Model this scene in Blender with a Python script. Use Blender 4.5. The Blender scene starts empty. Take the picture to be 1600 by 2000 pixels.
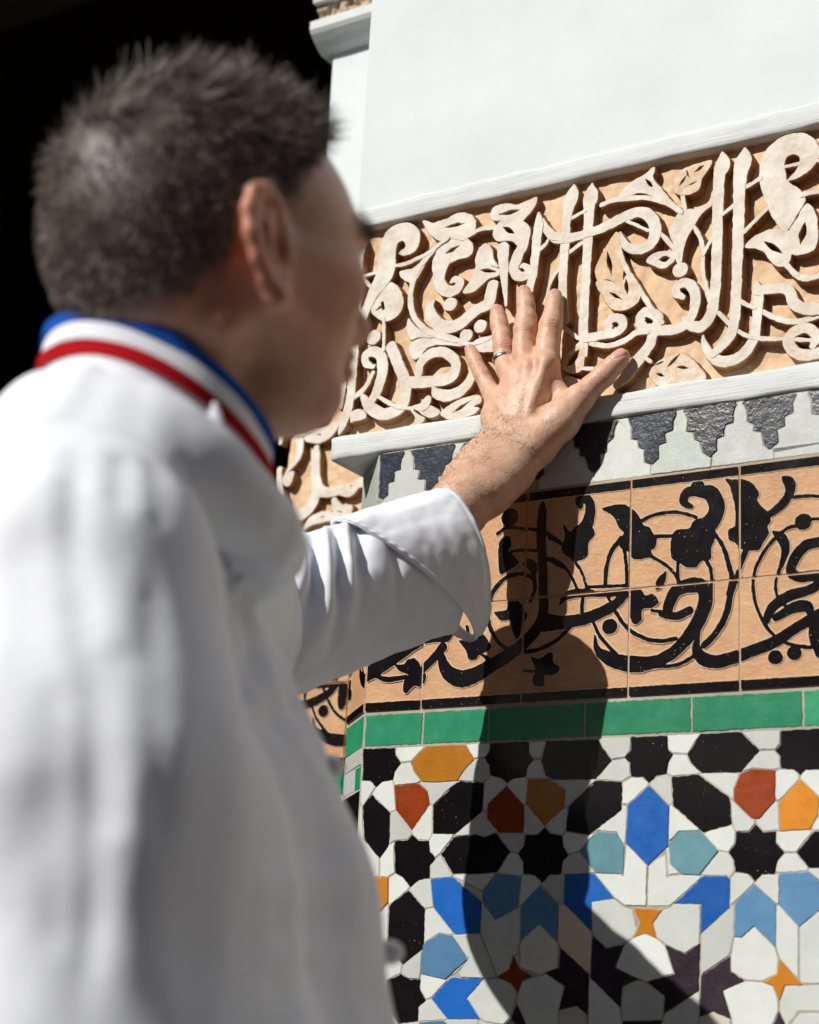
import bpy, bmesh, math, random
import numpy as np
from math import radians as R
from mathutils import Matrix, Vector
random.seed(7); rng = np.random.default_rng(7)
scene = bpy.context.scene

# ---------------------------------------------------------------- camera
# the wall's front face is the plane y = 0 (x runs right along it, z is up, the floor is z = 0)
FPX = 3407.65                                  # focal length for a 1600 px wide frame
yaw, pitch, roll = R(-32.525), R(16.688), R(3.154)
fw = np.array([math.sin(yaw)*math.cos(pitch), math.cos(yaw)*math.cos(pitch), math.sin(pitch)])
rt = np.cross(fw, [0, 0, 1.0]); rt /= np.linalg.norm(rt); up = np.cross(rt, fw)
rt, up = math.cos(roll)*rt + math.sin(roll)*up, -math.sin(roll)*rt + math.cos(roll)*up
CAM = np.array([0.0, -1.56384, 1.2])
cd = bpy.data.cameras.new('camera'); cam = bpy.data.objects.new('camera', cd)
scene.collection.objects.link(cam); scene.camera = cam
cam.matrix_world = Matrix(((rt[0], up[0], -fw[0], CAM[0]), (rt[1], up[1], -fw[1], CAM[1]), (rt[2], up[2], -fw[2], CAM[2]), (0, 0, 0, 1)))
cd.sensor_fit = 'HORIZONTAL'; cd.sensor_width = 24.0; cd.lens = FPX/1600*24.0
cd.clip_start = 0.05; cd.clip_end = 200
cd.dof.use_dof = True; cd.dof.focus_distance = 1.87; cd.dof.aperture_fstop = 4.6

# ---------------------------------------------------------------- light
SUN = np.array([-0.45, -1.0, 0.80]); SUN /= np.linalg.norm(SUN)      # direction towards the sun
elev = math.asin(SUN[2]); azim = math.atan2(SUN[0], SUN[1])
w = bpy.data.worlds.new('World'); scene.world = w; w.use_nodes = True
nt = w.node_tree; sky = nt.nodes.new('ShaderNodeTexSky'); sky.sky_type = 'NISHITA'; sky.sun_disc = False
sky.sun_elevation = elev; sky.sun_rotation = azim
nt.links.new(sky.outputs[0], nt.nodes['Background'].inputs[0]); nt.nodes['Background'].inputs[1].default_value = 0.05
ld = bpy.data.lights.new('sun', 'SUN'); ld.energy = 4.8; ld.angle = R(0.55); ld.color = (1.0, 0.95, 0.88)
sun = bpy.data.objects.new('sun', ld); scene.collection.objects.link(sun)
sun.rotation_euler = Vector(-SUN).to_track_quat('-Z', 'Y').to_euler()
vs = scene.view_settings; vs.view_transform = 'Standard'; vs.look = 'None'; vs.exposure = -0.03; vs.gamma = 1.0; vs.use_curve_mapping = False
scene.cycles.use_denoising = True
scene.cycles.max_bounces = 8

# ---------------------------------------------------------------- helpers
def ray(px, py): return fw + rt*((px-800)/FPX) + up*((1000-py)/FPX)
def W(px, py, y=0.0):
    d = ray(px, py); return CAM + d*((y-CAM[1])/d[1])
def CP(px, py, Z): return CAM + ray(px, py)*Z
def zoom(ox, oy, s): return lambda x, y: (ox + x/s, oy + y/s)
Z1 = zoom(660, 200, 3.0303); Z2 = zoom(1080, 200, 3.0308); Z3 = zoom(850, 520, 3.8095)
Z4 = zoom(640, 720, 2.857); Z5 = zoom(1080, 720, 2.8577); Z6 = zoom(660, 1360, 3.1255); Z7 = zoom(1080, 1360, 3.0769); Z8 = zoom(520, 800, 6.6667)
def to_wall(T, pts, y=0.0):
    out = []
    for p in pts:
        q = W(*T(p[0], p[1]), y); out.append((q[0], q[2]))
    return np.array(out)

def _hash(ix, seed):
    h = np.zeros(ix[0].shape, np.uint32) + np.uint32((seed*2654435761) & 0xffffffff)
    for k, a in enumerate(ix):
        h = (h ^ (a.astype(np.int64).astype(np.uint32)*np.uint32([374761393, 668265263, 2246822519][k]))) * np.uint32(2654435761)
        h ^= h >> np.uint32(15)
    h = h*np.uint32(2246822519); h ^= h >> np.uint32(13)
    return h.astype(np.float64)/4294967295.0
def vnoise(*p, seed=0):
    """smooth value noise in -1..1 for 1-3 coordinate arrays"""
    p = [np.asarray(a, float) for a in p]; i0 = [np.floor(a) for a in p]; fr = [a-b for a, b in zip(p, i0)]
    fr = [t*t*t*(t*(t*6-15)+10) for t in fr]; out = 0.0; n = len(p)
    with np.errstate(over='ignore'):
        for c in range(2**n):
            wgt = 1.0; ix = []
            for k in range(n):
                b = (c >> k) & 1; ix.append(i0[k]+b); wgt = wgt*(fr[k] if b else 1-fr[k])
            out = out + wgt*_hash(ix, seed)
    return out*2-1

def mesh_obj(name, verts, faces, mat, parent=None, smooth=False, label=None):
    me = bpy.data.meshes.new(name)
    me.from_pydata([tuple(v) for v in verts] if not isinstance(verts, np.ndarray) else verts.tolist(), [], faces.tolist() if isinstance(faces, np.ndarray) else [tuple(f) for f in faces])
    me.update()
    if smooth: me.polygons.foreach_set('use_smooth', np.ones(len(me.polygons), bool))
    o = bpy.data.objects.new(name, me); scene.collection.objects.link(o)
    for m in (mat if isinstance(mat, (list, tuple)) else [mat]): me.materials.append(m)
    if parent is not None: o.parent = parent
    if label: o['label'] = label
    return o
def fattr(o, name, vals):
    a = o.data.attributes.new(name, 'FLOAT', 'POINT'); a.data.foreach_set('value', np.asarray(vals, np.float32))
def thing(name, label, cat, loc=(0, 0, 0), group=None):
    o = bpy.data.objects.new(name, None); scene.collection.objects.link(o); o.location = loc; o.empty_display_size = 0.1
    o['label'] = label; o['category'] = cat
    if group: o['group'] = group
    bpy.context.view_layer.update()
    return o
def box(name, x0, x1, y0, y1, z0, z1, mat, parent=None, bev=0.0, label=None):
    bm = bmesh.new(); bmesh.ops.create_cube(bm, size=1)
    for v in bm.verts: v.co = Vector(((x0+x1)/2+v.co.x*(x1-x0), (y0+y1)/2+v.co.y*(y1-y0), (z0+z1)/2+v.co.z*(z1-z0)))
    if bev: bmesh.ops.bevel(bm, geom=bm.edges[:], offset=bev, segments=2, affect='EDGES')
    me = bpy.data.meshes.new(name); bm.to_mesh(me); bm.free(); me.materials.append(mat)
    o = bpy.data.objects.new(name, me); scene.collection.objects.link(o)
    if parent: o.parent = parent
    if label: o['label'] = label
    return o

# 2-D signed distances on the wall plane ------------------------------------------------
def catmull(P, n=8, closed=False):
    P = np.asarray(P, float); m = len(P); out = []
    for i in range(m if closed else m-1):
        p0 = P[(i-1) % m] if closed or i > 0 else 2*P[0]-P[1]
        p1 = P[i]; p2 = P[(i+1) % m]
        p3 = P[(i+2) % m] if closed or i+2 < m else 2*P[-1]-P[-2]
        for t in np.arange(n)/n:
            out.append(0.5*((2*p1)+(p2-p0)*t+(2*p0-5*p1+4*p2-p3)*t*t+(3*p1-p0-3*p2+p3)*t**3))
    if not closed: out.append(P[-1])
    return np.array(out)
def sd_poly(X, Z, P):
    d = np.full(X.shape, 1e9); s = np.ones(X.shape); n = len(P)
    for i in range(n):
        a = P[i]; b = P[i-1]; ex, ez = b[0]-a[0], b[1]-a[1]; wx, wz = X-a[0], Z-a[1]
        t = np.clip((wx*ex+wz*ez)/(ex*ex+ez*ez+1e-18), 0, 1)
        d = np.minimum(d, (wx-ex*t)**2+(wz-ez*t)**2)
        c1 = Z >= a[1]; c2 = Z < b[1]; c3 = ex*wz > ez*wx
        f = (c1 & c2 & c3) | (~c1 & ~c2 & ~c3); s = np.where(f, -s, s)
    return s*np.sqrt(d)
def sd_stroke(X, Z, P):
    """P rows: x, z, width"""
    d = np.full(X.shape, 1e9)
    for a, b in zip(P[:-1], P[1:]):
        ex, ez = b[0]-a[0], b[1]-a[1]; wx, wz = X-a[0], Z-a[1]
        t = np.clip((wx*ex+wz*ez)/(ex*ex+ez*ez+1e-18), 0, 1)
        d = np.minimum(d, np.hypot(wx-ex*t, wz-ez*t)-0.5*(a[2]+(b[2]-a[2])*t))
    return d
def px2m(T, x, y, yp=0.0):
    a = W(*T(x, y), yp); b = W(*T(x+20, y), yp); c = W(*T(x, y+20), yp)
    return 0.5*(np.linalg.norm(b-a)+np.linalg.norm(c-a))/20
def stroke_pts(T, pts, yp=0.0, n=7, wmul=1.0):
    Q = to_wall(T, pts, yp); Wd = np.array([p[2]*px2m(T, p[0], p[1], yp)*wmul for p in pts])
    S = np.column_stack([Q, Wd]); S = catmull(S, n) if len(S) > 2 else S
    S[:, 2] = np.maximum(S[:, 2], 0.0004); return S

# ---------------------------------------------------------------- materials
def newmat(name):
    m = bpy.data.materials.new(name); m.use_nodes = True; return m, m.node_tree, m.node_tree.nodes['Principled BSDF']
def N(nt, t, **kw):
    n = nt.nodes.new(t)
    for k, v in kw.items(): setattr(n, k, v)
    return n
def noise(nt, scale, detail=4, rough=0.6, co=None, dist=0.0):
    n = N(nt, 'ShaderNodeTexNoise'); n.inputs['Scale'].default_value = scale; n.inputs['Detail'].default_value = detail
    n.inputs['Roughness'].default_value = rough; n.inputs['Distortion'].default_value = dist
    if co is None:
        g = nt.nodes.get('GEO') or N(nt, 'ShaderNodeNewGeometry', name='GEO'); co = g.outputs['Position']
    nt.links.new(co, n.inputs['Vector']); return n.outputs[0]
def ramp(nt, fac, *stops):
    r = N(nt, 'ShaderNodeValToRGB'); e = r.color_ramp.elements
    while len(e) < len(stops): e.new(0.5)
    for el, (p, c) in zip(e, stops):
        el.position = p; el.color = (c, c, c, 1) if not isinstance(c, tuple) else (*c, 1)
    nt.links.new(fac, r.inputs[0]); return r.outputs[0]
def mix(nt, fac, a, b, mode='MIX'):
    m = N(nt, 'ShaderNodeMix', data_type='RGBA', blend_type=mode)
    for s, v in ((0, fac), (6, a), (7, b)):
        if isinstance(v, (int, float)): m.inputs[s].default_value = v
        elif isinstance(v, tuple): m.inputs[s].default_value = (*v, 1)
        else: nt.links.new(v, m.inputs[s])
    return m.outputs[2]
def math_n(nt, op, a, b=None):
    m = N(nt, 'ShaderNodeMath', operation=op)
    for i, v in enumerate((a, b)):
        if v is None: continue
        if isinstance(v, (int, float)): m.inputs[i].default_value = v
        else: nt.links.new(v, m.inputs[i])
    return m.outputs[0]
def bump(nt, bsdf, h, strength, dist):
    b = N(nt, 'ShaderNodeBump'); b.inputs['Strength'].default_value = strength; b.inputs['Distance'].default_value = dist
    nt.links.new(h, b.inputs['Height']); nt.links.new(b.outputs[0], bsdf.inputs['Normal']); return b
def attr(nt, name): n = N(nt, 'ShaderNodeAttribute', attribute_name=name); return n.outputs['Fac']
def obj_rand(nt): return N(nt, 'ShaderNodeObjectInfo').outputs['Random']

def plaster(name, col, rough=0.85, grain=(900, .25), tone=.06, streak=False):
    m, nt, b = newmat(name); b.inputs['Roughness'].default_value = rough
    g = N(nt, 'ShaderNodeNewGeometry', name='GEO')
    n1 = noise(nt, 9, 5, .62); dark = tuple(c*(1-2.2*tone) for c in col); lite = tuple(min(1, c*(1+.4*tone)) for c in col)
    c = mix(nt, ramp(nt, n1, (.30, 0.), (.70, 1.)), dark, lite)
    n2 = ramp(nt, noise(nt, 160, 3, .7), (.70, 0.), (.80, 1.)); c = mix(nt, math_n(nt, 'MULTIPLY', n2, .22), c, tuple(x*.55 for x in col))
    nt.links.new(c, b.inputs['Base Color'])
    if streak:
        mp = N(nt, 'ShaderNodeMapping'); mp.inputs['Scale'].default_value = (14, 14, 420); nt.links.new(g.outputs['Position'], mp.inputs[0])
        h = math_n(nt, 'ADD', noise(nt, 1.0, 4, .6, mp.outputs[0]), math_n(nt, 'MULTIPLY', noise(nt, 60, 4, .6), .8))
        bump(nt, b, h, .35, .0022)
    else:
        h = math_n(nt, 'ADD', math_n(nt, 'MULTIPLY', noise(nt, grain[0], 3, .6), .25), noise(nt, 45, 5, .65)); bump(nt, b, h, grain[1], .0025)
    return m
M = {}
M['wall_white'] = plaster('white_limewash', (.735, .80, .83), .9, (700, .22), .035)
M['ledge_white'] = plaster('brushed_white_paint', (.68, .715, .72), .7, tone=.05, streak=True)
M['grout'] = plaster('pale_grout', (.50, .45, .38), .95, (900, .8), .16)

def carved():
    m, nt, b = newmat('carved_painted_plaster'); b.inputs['Roughness'].default_value = .62
    b.inputs['Specular IOR Level'].default_value = .35
    och = mix(nt, ramp(nt, noise(nt, 26, 6, .66), (.32, 0.), (.68, 1.)), (.60, .38, .205), (.76, .55, .355))
    och = mix(nt, ramp(nt, noise(nt, 70, 5, .7, dist=.4), (.55, 0.), (.68, .8)), och, (.80, .66, .50))
    wh = mix(nt, ramp(nt, noise(nt, 30, 6, .68), (.34, 0.), (.66, 1.)), (.60, .52, .41), (.80, .765, .70))
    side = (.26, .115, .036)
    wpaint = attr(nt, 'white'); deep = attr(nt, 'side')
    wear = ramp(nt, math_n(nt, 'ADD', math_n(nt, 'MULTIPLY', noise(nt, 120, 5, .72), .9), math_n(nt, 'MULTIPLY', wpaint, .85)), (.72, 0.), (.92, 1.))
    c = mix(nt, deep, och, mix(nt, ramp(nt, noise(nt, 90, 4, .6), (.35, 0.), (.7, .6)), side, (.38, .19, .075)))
    c = mix(nt, wear, c, wh)
    pit = ramp(nt, noise(nt, 330, 2, .5), (.72, 0.), (.77, 1.)); c = mix(nt, math_n(nt, 'MULTIPLY', pit, .5), c, (.22, .12, .06))
    nt.links.new(c, b.inputs['Base Color'])
    h = math_n(nt, 'ADD', noise(nt, 85, 6, .68), math_n(nt, 'MULTIPLY', noise(nt, 420, 3, .6), .35)); bump(nt, b, h, .32, .0018)
    return m
M['carved'] = carved()

def glaze(name, col, rough=.16, var=.12, pit=.35, chips=0.0, bumps=(60, .18), col2=None):
    m, nt, b = newmat(name)
    rnd = obj_rand(nt)
    c2 = col2 or tuple(min(1, x*1.3+.004) for x in col)
    f = math_n(nt, 'ADD', math_n(nt, 'MULTIPLY', ramp(nt, noise(nt, 38, 5, .65), (.3, 0.), (.7, 1.)), .65), math_n(nt, 'MULTIPLY', rnd, .35))
    c = mix(nt, f, tuple(x*(1-var) for x in col), c2)
    sp = ramp(nt, noise(nt, 520, 2, .5), (.735, 0.), (.76, 1.)); sp2 = ramp(nt, noise(nt, 190, 3, .65), (.76, 0.), (.775, 1.))
    sp = math_n(nt, 'MAXIMUM', sp, sp2)
    c = mix(nt, math_n(nt, 'MULTIPLY', sp, chips), c, (.72, .68, .62)) if chips else c
    hs = N(nt, 'ShaderNodeHueSaturation'); vr = N(nt, 'ShaderNodeMapRange'); vr.inputs['To Min'].default_value = .82; vr.inputs['To Max'].default_value = 1.12
    nt.links.new(rnd, vr.inputs['Value']); nt.links.new(vr.outputs[0], hs.inputs['Value']); nt.links.new(c, hs.inputs['Color']); nt.links.new(hs.outputs[0], b.inputs['Base Color'])
    r = N(nt, 'ShaderNodeMapRange'); r.inputs['To Min'].default_value = rough*.7; r.inputs['To Max'].default_value = rough*1.9
    nt.links.new(noise(nt, 55, 4, .6), r.inputs['Value']); nt.links.new(r.outputs[0], b.inputs['Roughness'])
    h = math_n(nt, 'ADD', noise(nt, bumps[0], 4, .6), math_n(nt, 'MULTIPLY', noise(nt, 360, 3, .6), pit)); bump(nt, b, h, bumps[1], .0022)
    b.inputs['Specular IOR Level'].default_value = .55
    return m
M['k'] = glaze('black_glaze', (.006, .005, .006), .11, .1, .35, .75, (50, .10), (.010, .008, .010))
M['merlon'] = glaze('blue_black_pitted_glaze', (.010, .015, .026), .19, .1, .3, .35, (140, .22), (.026, .036, .058))
M['w'] = glaze('white_glaze', (.60, .64, .61), .20, .06, .25, .0, (50, .16), (.68, .715, .69))
M['w2'] = glaze('greenish_white_glaze', (.47, .53, .48), .20, .08, .25, .0, (50, .16), (.56, .62, .565))
M['c'] = glaze('cream_glaze', (.64, .63, .53), .22, .05, .25, .0, (50, .16), (.70, .69, .60))
M['p'] = glaze('sand_glaze', (.68, .56, .42), .24, .05, .25, .0, (50, .16), (.72, .60, .47))
M['y'] = glaze('ochre_glaze', (.36, .13, .005), .20, .12, .4, .1, (60, .2), (.44, .17, .010))
M['r'] = glaze('rust_glaze', (.26, .034, .003), .20, .15, .4, .5, (60, .2), (.36, .055, .006))
M['o'] = glaze('orange_glaze', (.58, .20, .012), .20, .15, .4, .15, (60, .2), (.66, .25, .02))
M['b'] = glaze('cobalt_glaze', (.008, .10, .42), .22, .1, .3, .05, (60, .18), (.012, .13, .50))
M['s'] = glaze('steel_blue_glaze', (.07, .20, .38), .22, .1, .35, .05, (60, .18), (.11, .25, .43))
M['t'] = glaze('teal_glaze', (.09, .25, .33), .22, .15, .35, .1, (60, .18), (.16, .33, .38))
M['n'] = glaze('aubergine_glaze', (.022, .014, .022), .22, .1, .5, .1, (60, .22), (.036, .022, .034))
M['g'] = glaze('emerald_glaze', (.012, .24, .115), .20, .14, .3, .4, (45, .16), (.04, .33, .165))
def terracotta():
    m, nt, b = newmat('scraped_terracotta'); b.inputs['Roughness'].default_value = .6
    g = N(nt, 'ShaderNodeNewGeometry', name='GEO')
    mp = N(nt, 'ShaderNodeMapping'); mp.inputs['Scale'].default_value = (100, 100, 210); nt.links.new(g.outputs['Position'], mp.inputs[0])
    gr = noise(nt, 1.0, 5, .65, mp.outputs[0], .6)
    c = mix(nt, ramp(nt, noise(nt, 22, 5, .65), (.3, 0.), (.7, 1.)), (.46, .235, .105), (.60, .345, .175))
    c = mix(nt, math_n(nt, 'MULTIPLY', ramp(nt, gr, (.5, 0.), (.72, 1.)), .45), c, (.70, .47, .28))
    mp2 = N(nt, 'ShaderNodeMapping'); mp2.inputs['Scale'].default_value = (260, 260, 60); nt.links.new(g.outputs['Position'], mp2.inputs[0])
    wsp = math_n(nt, 'MULTIPLY', ramp(nt, noise(nt, 1.0, 4, .7, mp2.outputs[0]), (.66, 0.), (.74, .8)), ramp(nt, noise(nt, 14, 3, .6), (.48, 0.), (.62, 1.)))
    c = mix(nt, wsp, c, (.78, .66, .54)); nt.links.new(c, b.inputs['Base Color'])
    bump(nt, b, math_n(nt, 'ADD', gr, math_n(nt, 'MULTIPLY', noise(nt, 300, 3, .6), .4)), .5, .0016)
    return m
M['terra'] = terracotta()
M['edge'] = plaster('scraped_pale_edge', (.66, .50, .34), .8, (900, .4), .1)
M['floor'] = plaster('worn_marble_paving', (.18, .145, .11), .6, (300, .2), .1)
def plain(name, col, rough=.7, metal=0.0):
    m, nt, b = newmat(name); b.inputs['Roughness'].default_value = rough; b.inputs['Metallic'].default_value = metal
    nt.links.new(mix(nt, ramp(nt, noise(nt, 30, 4, .6), (.3, 0.), (.7, 1.)), tuple(x*.85 for x in col), tuple(min(1, x*1.1) for x in col)), b.inputs['Base Color'])
    return m
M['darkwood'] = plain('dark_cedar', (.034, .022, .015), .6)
# ---------------------------------------------------------------- the place: floor, room behind
floor = mesh_obj('courtyard_floor', [(-60, -60, 0), (60, -60, 0), (60, 60, 0), (-60, 60, 0)], [(0, 1, 2, 3)], M['floor']); floor['kind'] = 'structure'

M['cedar'] = plain('low_bounce_cedar', (.075, .05, .035), .8); M['shade_plaster'] = plain('low_bounce_plaster', (.30, .24, .18), .9)
for nm, a, mt in (('sky_block_wall_south', (-8, 9, -8.4, -8, 0, 5.6), 'shade_plaster'), ('sky_block_wall_east', (7.5, 7.9, -8, 3, 0, 8), 'cedar'), ('sky_block_wall_west', (-7.2, -6.8, -8, .9, 0, 8), 'shade_plaster')):  # added unseen walls; heights and dark tones set to cut sky fill and bounce
    box(nm, *a, M[mt])['kind'] = 'structure'
XC, XU = -1.0415, -1.105                   # tile corner, corner of the upper block
ZG0, ZG1 = 1.4945, 1.5305                  # green course
ZB0, ZB1 = 1.5325, 1.7615                  # calligraphy tile band
ZM1 = 1.8305                               # underside of the lower ledge
ZL1 = 1.8585                               # top of the lower ledge
ZF1 = 2.1205                               # top of the carved frieze
ZU1 = 2.1465                               # top of the upper ledge
XR = 0.9
FDEP = .0125                              # depth of the carving
CH = 0.0655                                # chamfer
YB = 0.32                                  # recessed wall behind

pier = thing('tiled_pier', 'sunlit pier with carved calligraphy frieze, black script tiles and star mosaic under the hand', 'wall', (XC, 0, 0))
def reparent(o, p):
    o.parent = p; o.matrix_parent_inverse = p.matrix_world.inverted(); return o
_mo = mesh_obj
def mesh_obj(name, verts, faces, mat, parent=None, smooth=False, label=None):
    o = _mo(name, verts, faces, mat, None, smooth, label)
    if parent is not None:
        o.parent = parent; o.matrix_parent_inverse = Matrix.Translation(-Vector(parent.location))
    return o
_bx = box
def box(name, *a, parent=None, **k):
    o = _bx(name, *a, **k)
    if parent is not None:
        o.parent = parent; o.matrix_parent_inverse = Matrix.Translation(-Vector(parent.location))
    return o

def prism(name, poly, z0, z1, mat, parent):
    n = len(poly); v = [(x, y, z0) for x, y in poly]+[(x, y, z1) for x, y in poly]
    f = [tuple(range(n))[::-1], tuple(range(n, 2*n))]+[(i, (i+1) % n, n+(i+1) % n, n+i) for i in range(n)]
    return mesh_obj(name, v, f, mat, parent)
# grout bed behind every tile (2.5 mm back), chamfered at its left corner
prism('grout_bed', [(XC+.0005, .0008), (XR, .0008), (XR, 2.4), (XC-CH, 2.4), (XC-CH, CH+.0008)], 0, ZM1+.004, M['grout'], pier)
def rough_box(name, x0, x1, y0, y1, z0, z1, mat, parent, amp=.0009, step=.012, seed=1, bev=.0035):
    """a plaster band whose front face and arrises wander like hand work; ends and back are closed"""
    nx = max(2, int((min(x1, -.2)-x0)/step)); xs = np.concatenate([np.linspace(x0, min(x1, -.2), nx), [x1]] if x1 > -.2 else [np.linspace(x0, x1, nx)])
    prof = [(y1, z0), (y0+bev, z0), (y0+bev*.3, z0+bev*.3), (y0, z0+bev), (y0, (z0*2+z1)/3), (y0, (z0+2*z1)/3), (y0, z1-bev), (y0+bev*.3, z1-bev*.3), (y0+bev, z1), (y1, z1)]
    V = []
    for i, x in enumerate(xs):
        ex = .0 if 0 < i < len(xs)-1 else bev*.6
        for k, (y, z) in enumerate(prof):
            yy = y + (0 if k in (0, 9) else amp*vnoise(np.array(x*45.), np.array(k*1.7), seed=seed)+ex)
            zz = z + (0 if k in (0, 9) else amp*1.1*vnoise(np.array(x*33.), np.array(0. if k < 5 else 9.), seed=seed+5))
            V.append((x, float(yy), float(zz)))
    n = len(prof); F = []
    for i in range(len(xs)-1):
        for k in range(n-1): F.append((i*n+k, (i+1)*n+k, (i+1)*n+k+1, i*n+k+1))
        F.append((i*n+n-1, (i+1)*n+n-1, (i+1)*n, i*n))
    F += [tuple(range(n))[::-1][::-1], tuple(range((len(xs)-1)*n, len(xs)*n))[::-1]]
    return mesh_obj(name, V, F, mat, parent, smooth=True)
rough_box('lower_ledge', XU-.0035, XR, -.0032, .10, ZM1, ZL1, M['ledge_white'], pier, seed=3, amp=.0011)
rough_box('upper_ledge', XU+.001, XR, -.0022, .10, ZF1, ZU1, M['ledge_white'], pier, seed=8, amp=.0008)
# plaster wall above: gently uneven sheet with thickness
def uneven_wall(name, x0, x1, y, depth, z0, z1, mat, parent, amp=.0012, seed=2, nx=60, nz=30):
    xs = np.linspace(x0, x1, nx); zs = np.linspace(z0, z1, nz); X, Zz = np.meshgrid(xs, zs, indexing='ij')
    Y = y+amp*vnoise(X*9, Zz*9, seed=seed)+amp*.4*vnoise(X*31, Zz*31, seed=seed+1)
    V = np.stack([X, Y, Zz], -1).reshape(-1, 3).tolist(); F = []
    for i in range(nx-1):
        for j in range(nz-1): F.append((i*nz+j, (i+1)*nz+j, (i+1)*nz+j+1, i*nz+j+1))
    L = [j for j in range(nz)]; Rr = [(nx-1)*nz+j for j in range(nz)]; T = [i*nz+nz-1 for i in range(nx)]; Bt = [i*nz for i in range(nx)]
    def own(ids):
        k0 = len(V); V.extend([V[i] for i in ids]); return list(range(k0, k0+len(ids)))
    L, Rr, T, Bt = own(L), own(Rr), own(T), own(Bt)
    b = len(V); V += [(x0, y+depth, z0), (x1, y+depth, z0), (x1, y+depth, z1), (x0, y+depth, z1)]
    F += [tuple(L+[b+3, b]), tuple(Rr[::-1]+[b+1, b+2]), tuple(T[::-1]+[b+3, b+2]), tuple(Bt+[b+1, b]), (b, b+1, b+2, b+3)]
    return mesh_obj(name, V, F, mat, parent, smooth=False)
o = uneven_wall('plaster_wall', XU+.011, XR, .0, 2.4, ZU1-.002, 4.6, M['wall_white'], pier, nx=70, nz=90)
o.data.polygons.foreach_set('use_smooth', np.ones(len(o.data.polygons), bool))

# ---------------------------------------------------------------- carved frieze
# filled contour (marching squares) of a field that is negative inside --------------------
def contour_fill(f, xs, zs):
    nx, nz = f.shape; ins = f < 0
    cid = -np.ones(f.shape, int); I, J = np.nonzero(ins); cid[ins] = np.arange(len(I))
    V = list(zip(xs[I].tolist(), zs[J].tolist())); S = []; vid = {}
    def edge(a, b):
        k = (a, b) if a < b else (b, a)
        if k not in vid:
            p, q = k; fa, fb = f[p], f[q]; t = fa/(fa-fb); vid[k] = len(V)
            V.append((xs[p[0]]+(xs[q[0]]-xs[p[0]])*t, zs[p[1]]+(zs[q[1]]-zs[p[1]])*t))
        return vid[k]
    cnt = ins[:-1, :-1].astype(int)+ins[1:, :-1]+ins[1:, 1:]+ins[:-1, 1:]
    i, j = np.nonzero(cnt == 4); F = np.stack([cid[i, j], cid[i+1, j], cid[i+1, j+1], cid[i, j+1]], 1).tolist()
    ii, jj = np.nonzero((cnt > 0) & (cnt < 4))
    for i, j in zip(ii.tolist(), jj.tolist()):
        cs = ((i, j), (i+1, j), (i+1, j+1), (i, j+1)); poly = []; cr = []
        for k in range(4):
            a, b = cs[k], cs[(k+1) % 4]; ia, ib = ins[a], ins[b]
            if ia: poly.append(int(cid[a]))
            if ia != ib:
                e = edge(a, b); poly.append(e); cr.append((e, ia))
        if len(poly) >= 3: F.append(tuple(poly))
        for q, (e, leaving) in enumerate(cr):
            if leaving: S.append((e, cr[(q+1) % len(cr)][0]))
    return np.array(V).reshape(-1, 2), F, S
def relief(name, sdf_fn, bbox, y_base, depth, parent, white=1.0, step=.0008, seed=0, grow=.0005, top=0.0):
    """raised plaster: a nearly flat painted top with a worn arris over steep, slightly battered sides"""
    x0, x1, z0, z1 = bbox; m = .003
    xs = np.arange(x0-m, x1+m, step); zs = np.arange(z0-m, z1+m, step); X, Zz = np.meshgrid(xs, zs, indexing='ij')
    s = sdf_fn(X, Zz)-grow+.0005*vnoise(X*150, Zz*150, seed=seed)+.00022*vnoise(X*420, Zz*420, seed=seed+1)
    V, F, S = contour_fill(s, xs, zs)
    if len(F) == 0: return None
    n = len(V); rs = np.random.default_rng(seed)
    y_top = y_base-depth-.00045*vnoise(V[:, 0]*60, V[:, 1]*60, seed=seed+2)-.00015*vnoise(V[:, 0]*210, V[:, 1]*210, seed=seed+3)-top+rs.normal(0, .0004)
    nr = np.zeros((n, 2)); inner = np.zeros((n, 2))
    for a, b in S:
        d = V[b]-V[a]; q = np.array([d[1], -d[0]]); nr[a] += q; nr[b] += q
    nr /= np.linalg.norm(nr, axis=1)[:, None]+1e-12
    used = np.array(sorted({a for sg in S for a in sg})); mp = {a: i for i, a in enumerate(used)}; k = len(used)
    rim = V[used]; nu = nr[used]
    rings = []
    for off, dep in ((0.0, .0), (.0006, .0010), (.0010, .0045), (.0016, depth+.002)):
        Q = rim+nu*(off+.0004*vnoise(rim[:, 0]*130, rim[:, 1]*130+dep*300, seed=seed+4)*(dep > .001))[:, None]
        rings.append(np.column_stack([Q[:, 0], y_top[used]+dep, Q[:, 1]]))
    V3 = np.concatenate([np.column_stack([V[:, 0], y_top, V[:, 1]])]+rings)
    F = [tuple(f) for f in F]
    nt_ = len(F)
    for r_ in range(3):
        o0 = n+r_*k; o1 = o0+k
        F += [(o0+mp[b], o0+mp[a], o1+mp[a], o1+mp[b]) for a, b in S]
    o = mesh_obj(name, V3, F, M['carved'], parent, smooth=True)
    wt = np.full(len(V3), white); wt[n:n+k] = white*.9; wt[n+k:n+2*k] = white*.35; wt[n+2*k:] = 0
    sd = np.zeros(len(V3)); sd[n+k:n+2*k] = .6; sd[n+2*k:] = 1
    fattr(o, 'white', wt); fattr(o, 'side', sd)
    return o
def bounds(*arrs):
    a = np.concatenate([x[:, :2]-(x[:, 2:3]/2 if x.shape[1] > 2 else 0) for x in arrs]+[x[:, :2]+(x[:, 2:3]/2 if x.shape[1] > 2 else 0) for x in arrs])
    return a[:, 0].min(), a[:, 0].max(), a[:, 1].min(), a[:, 1].max()
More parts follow.
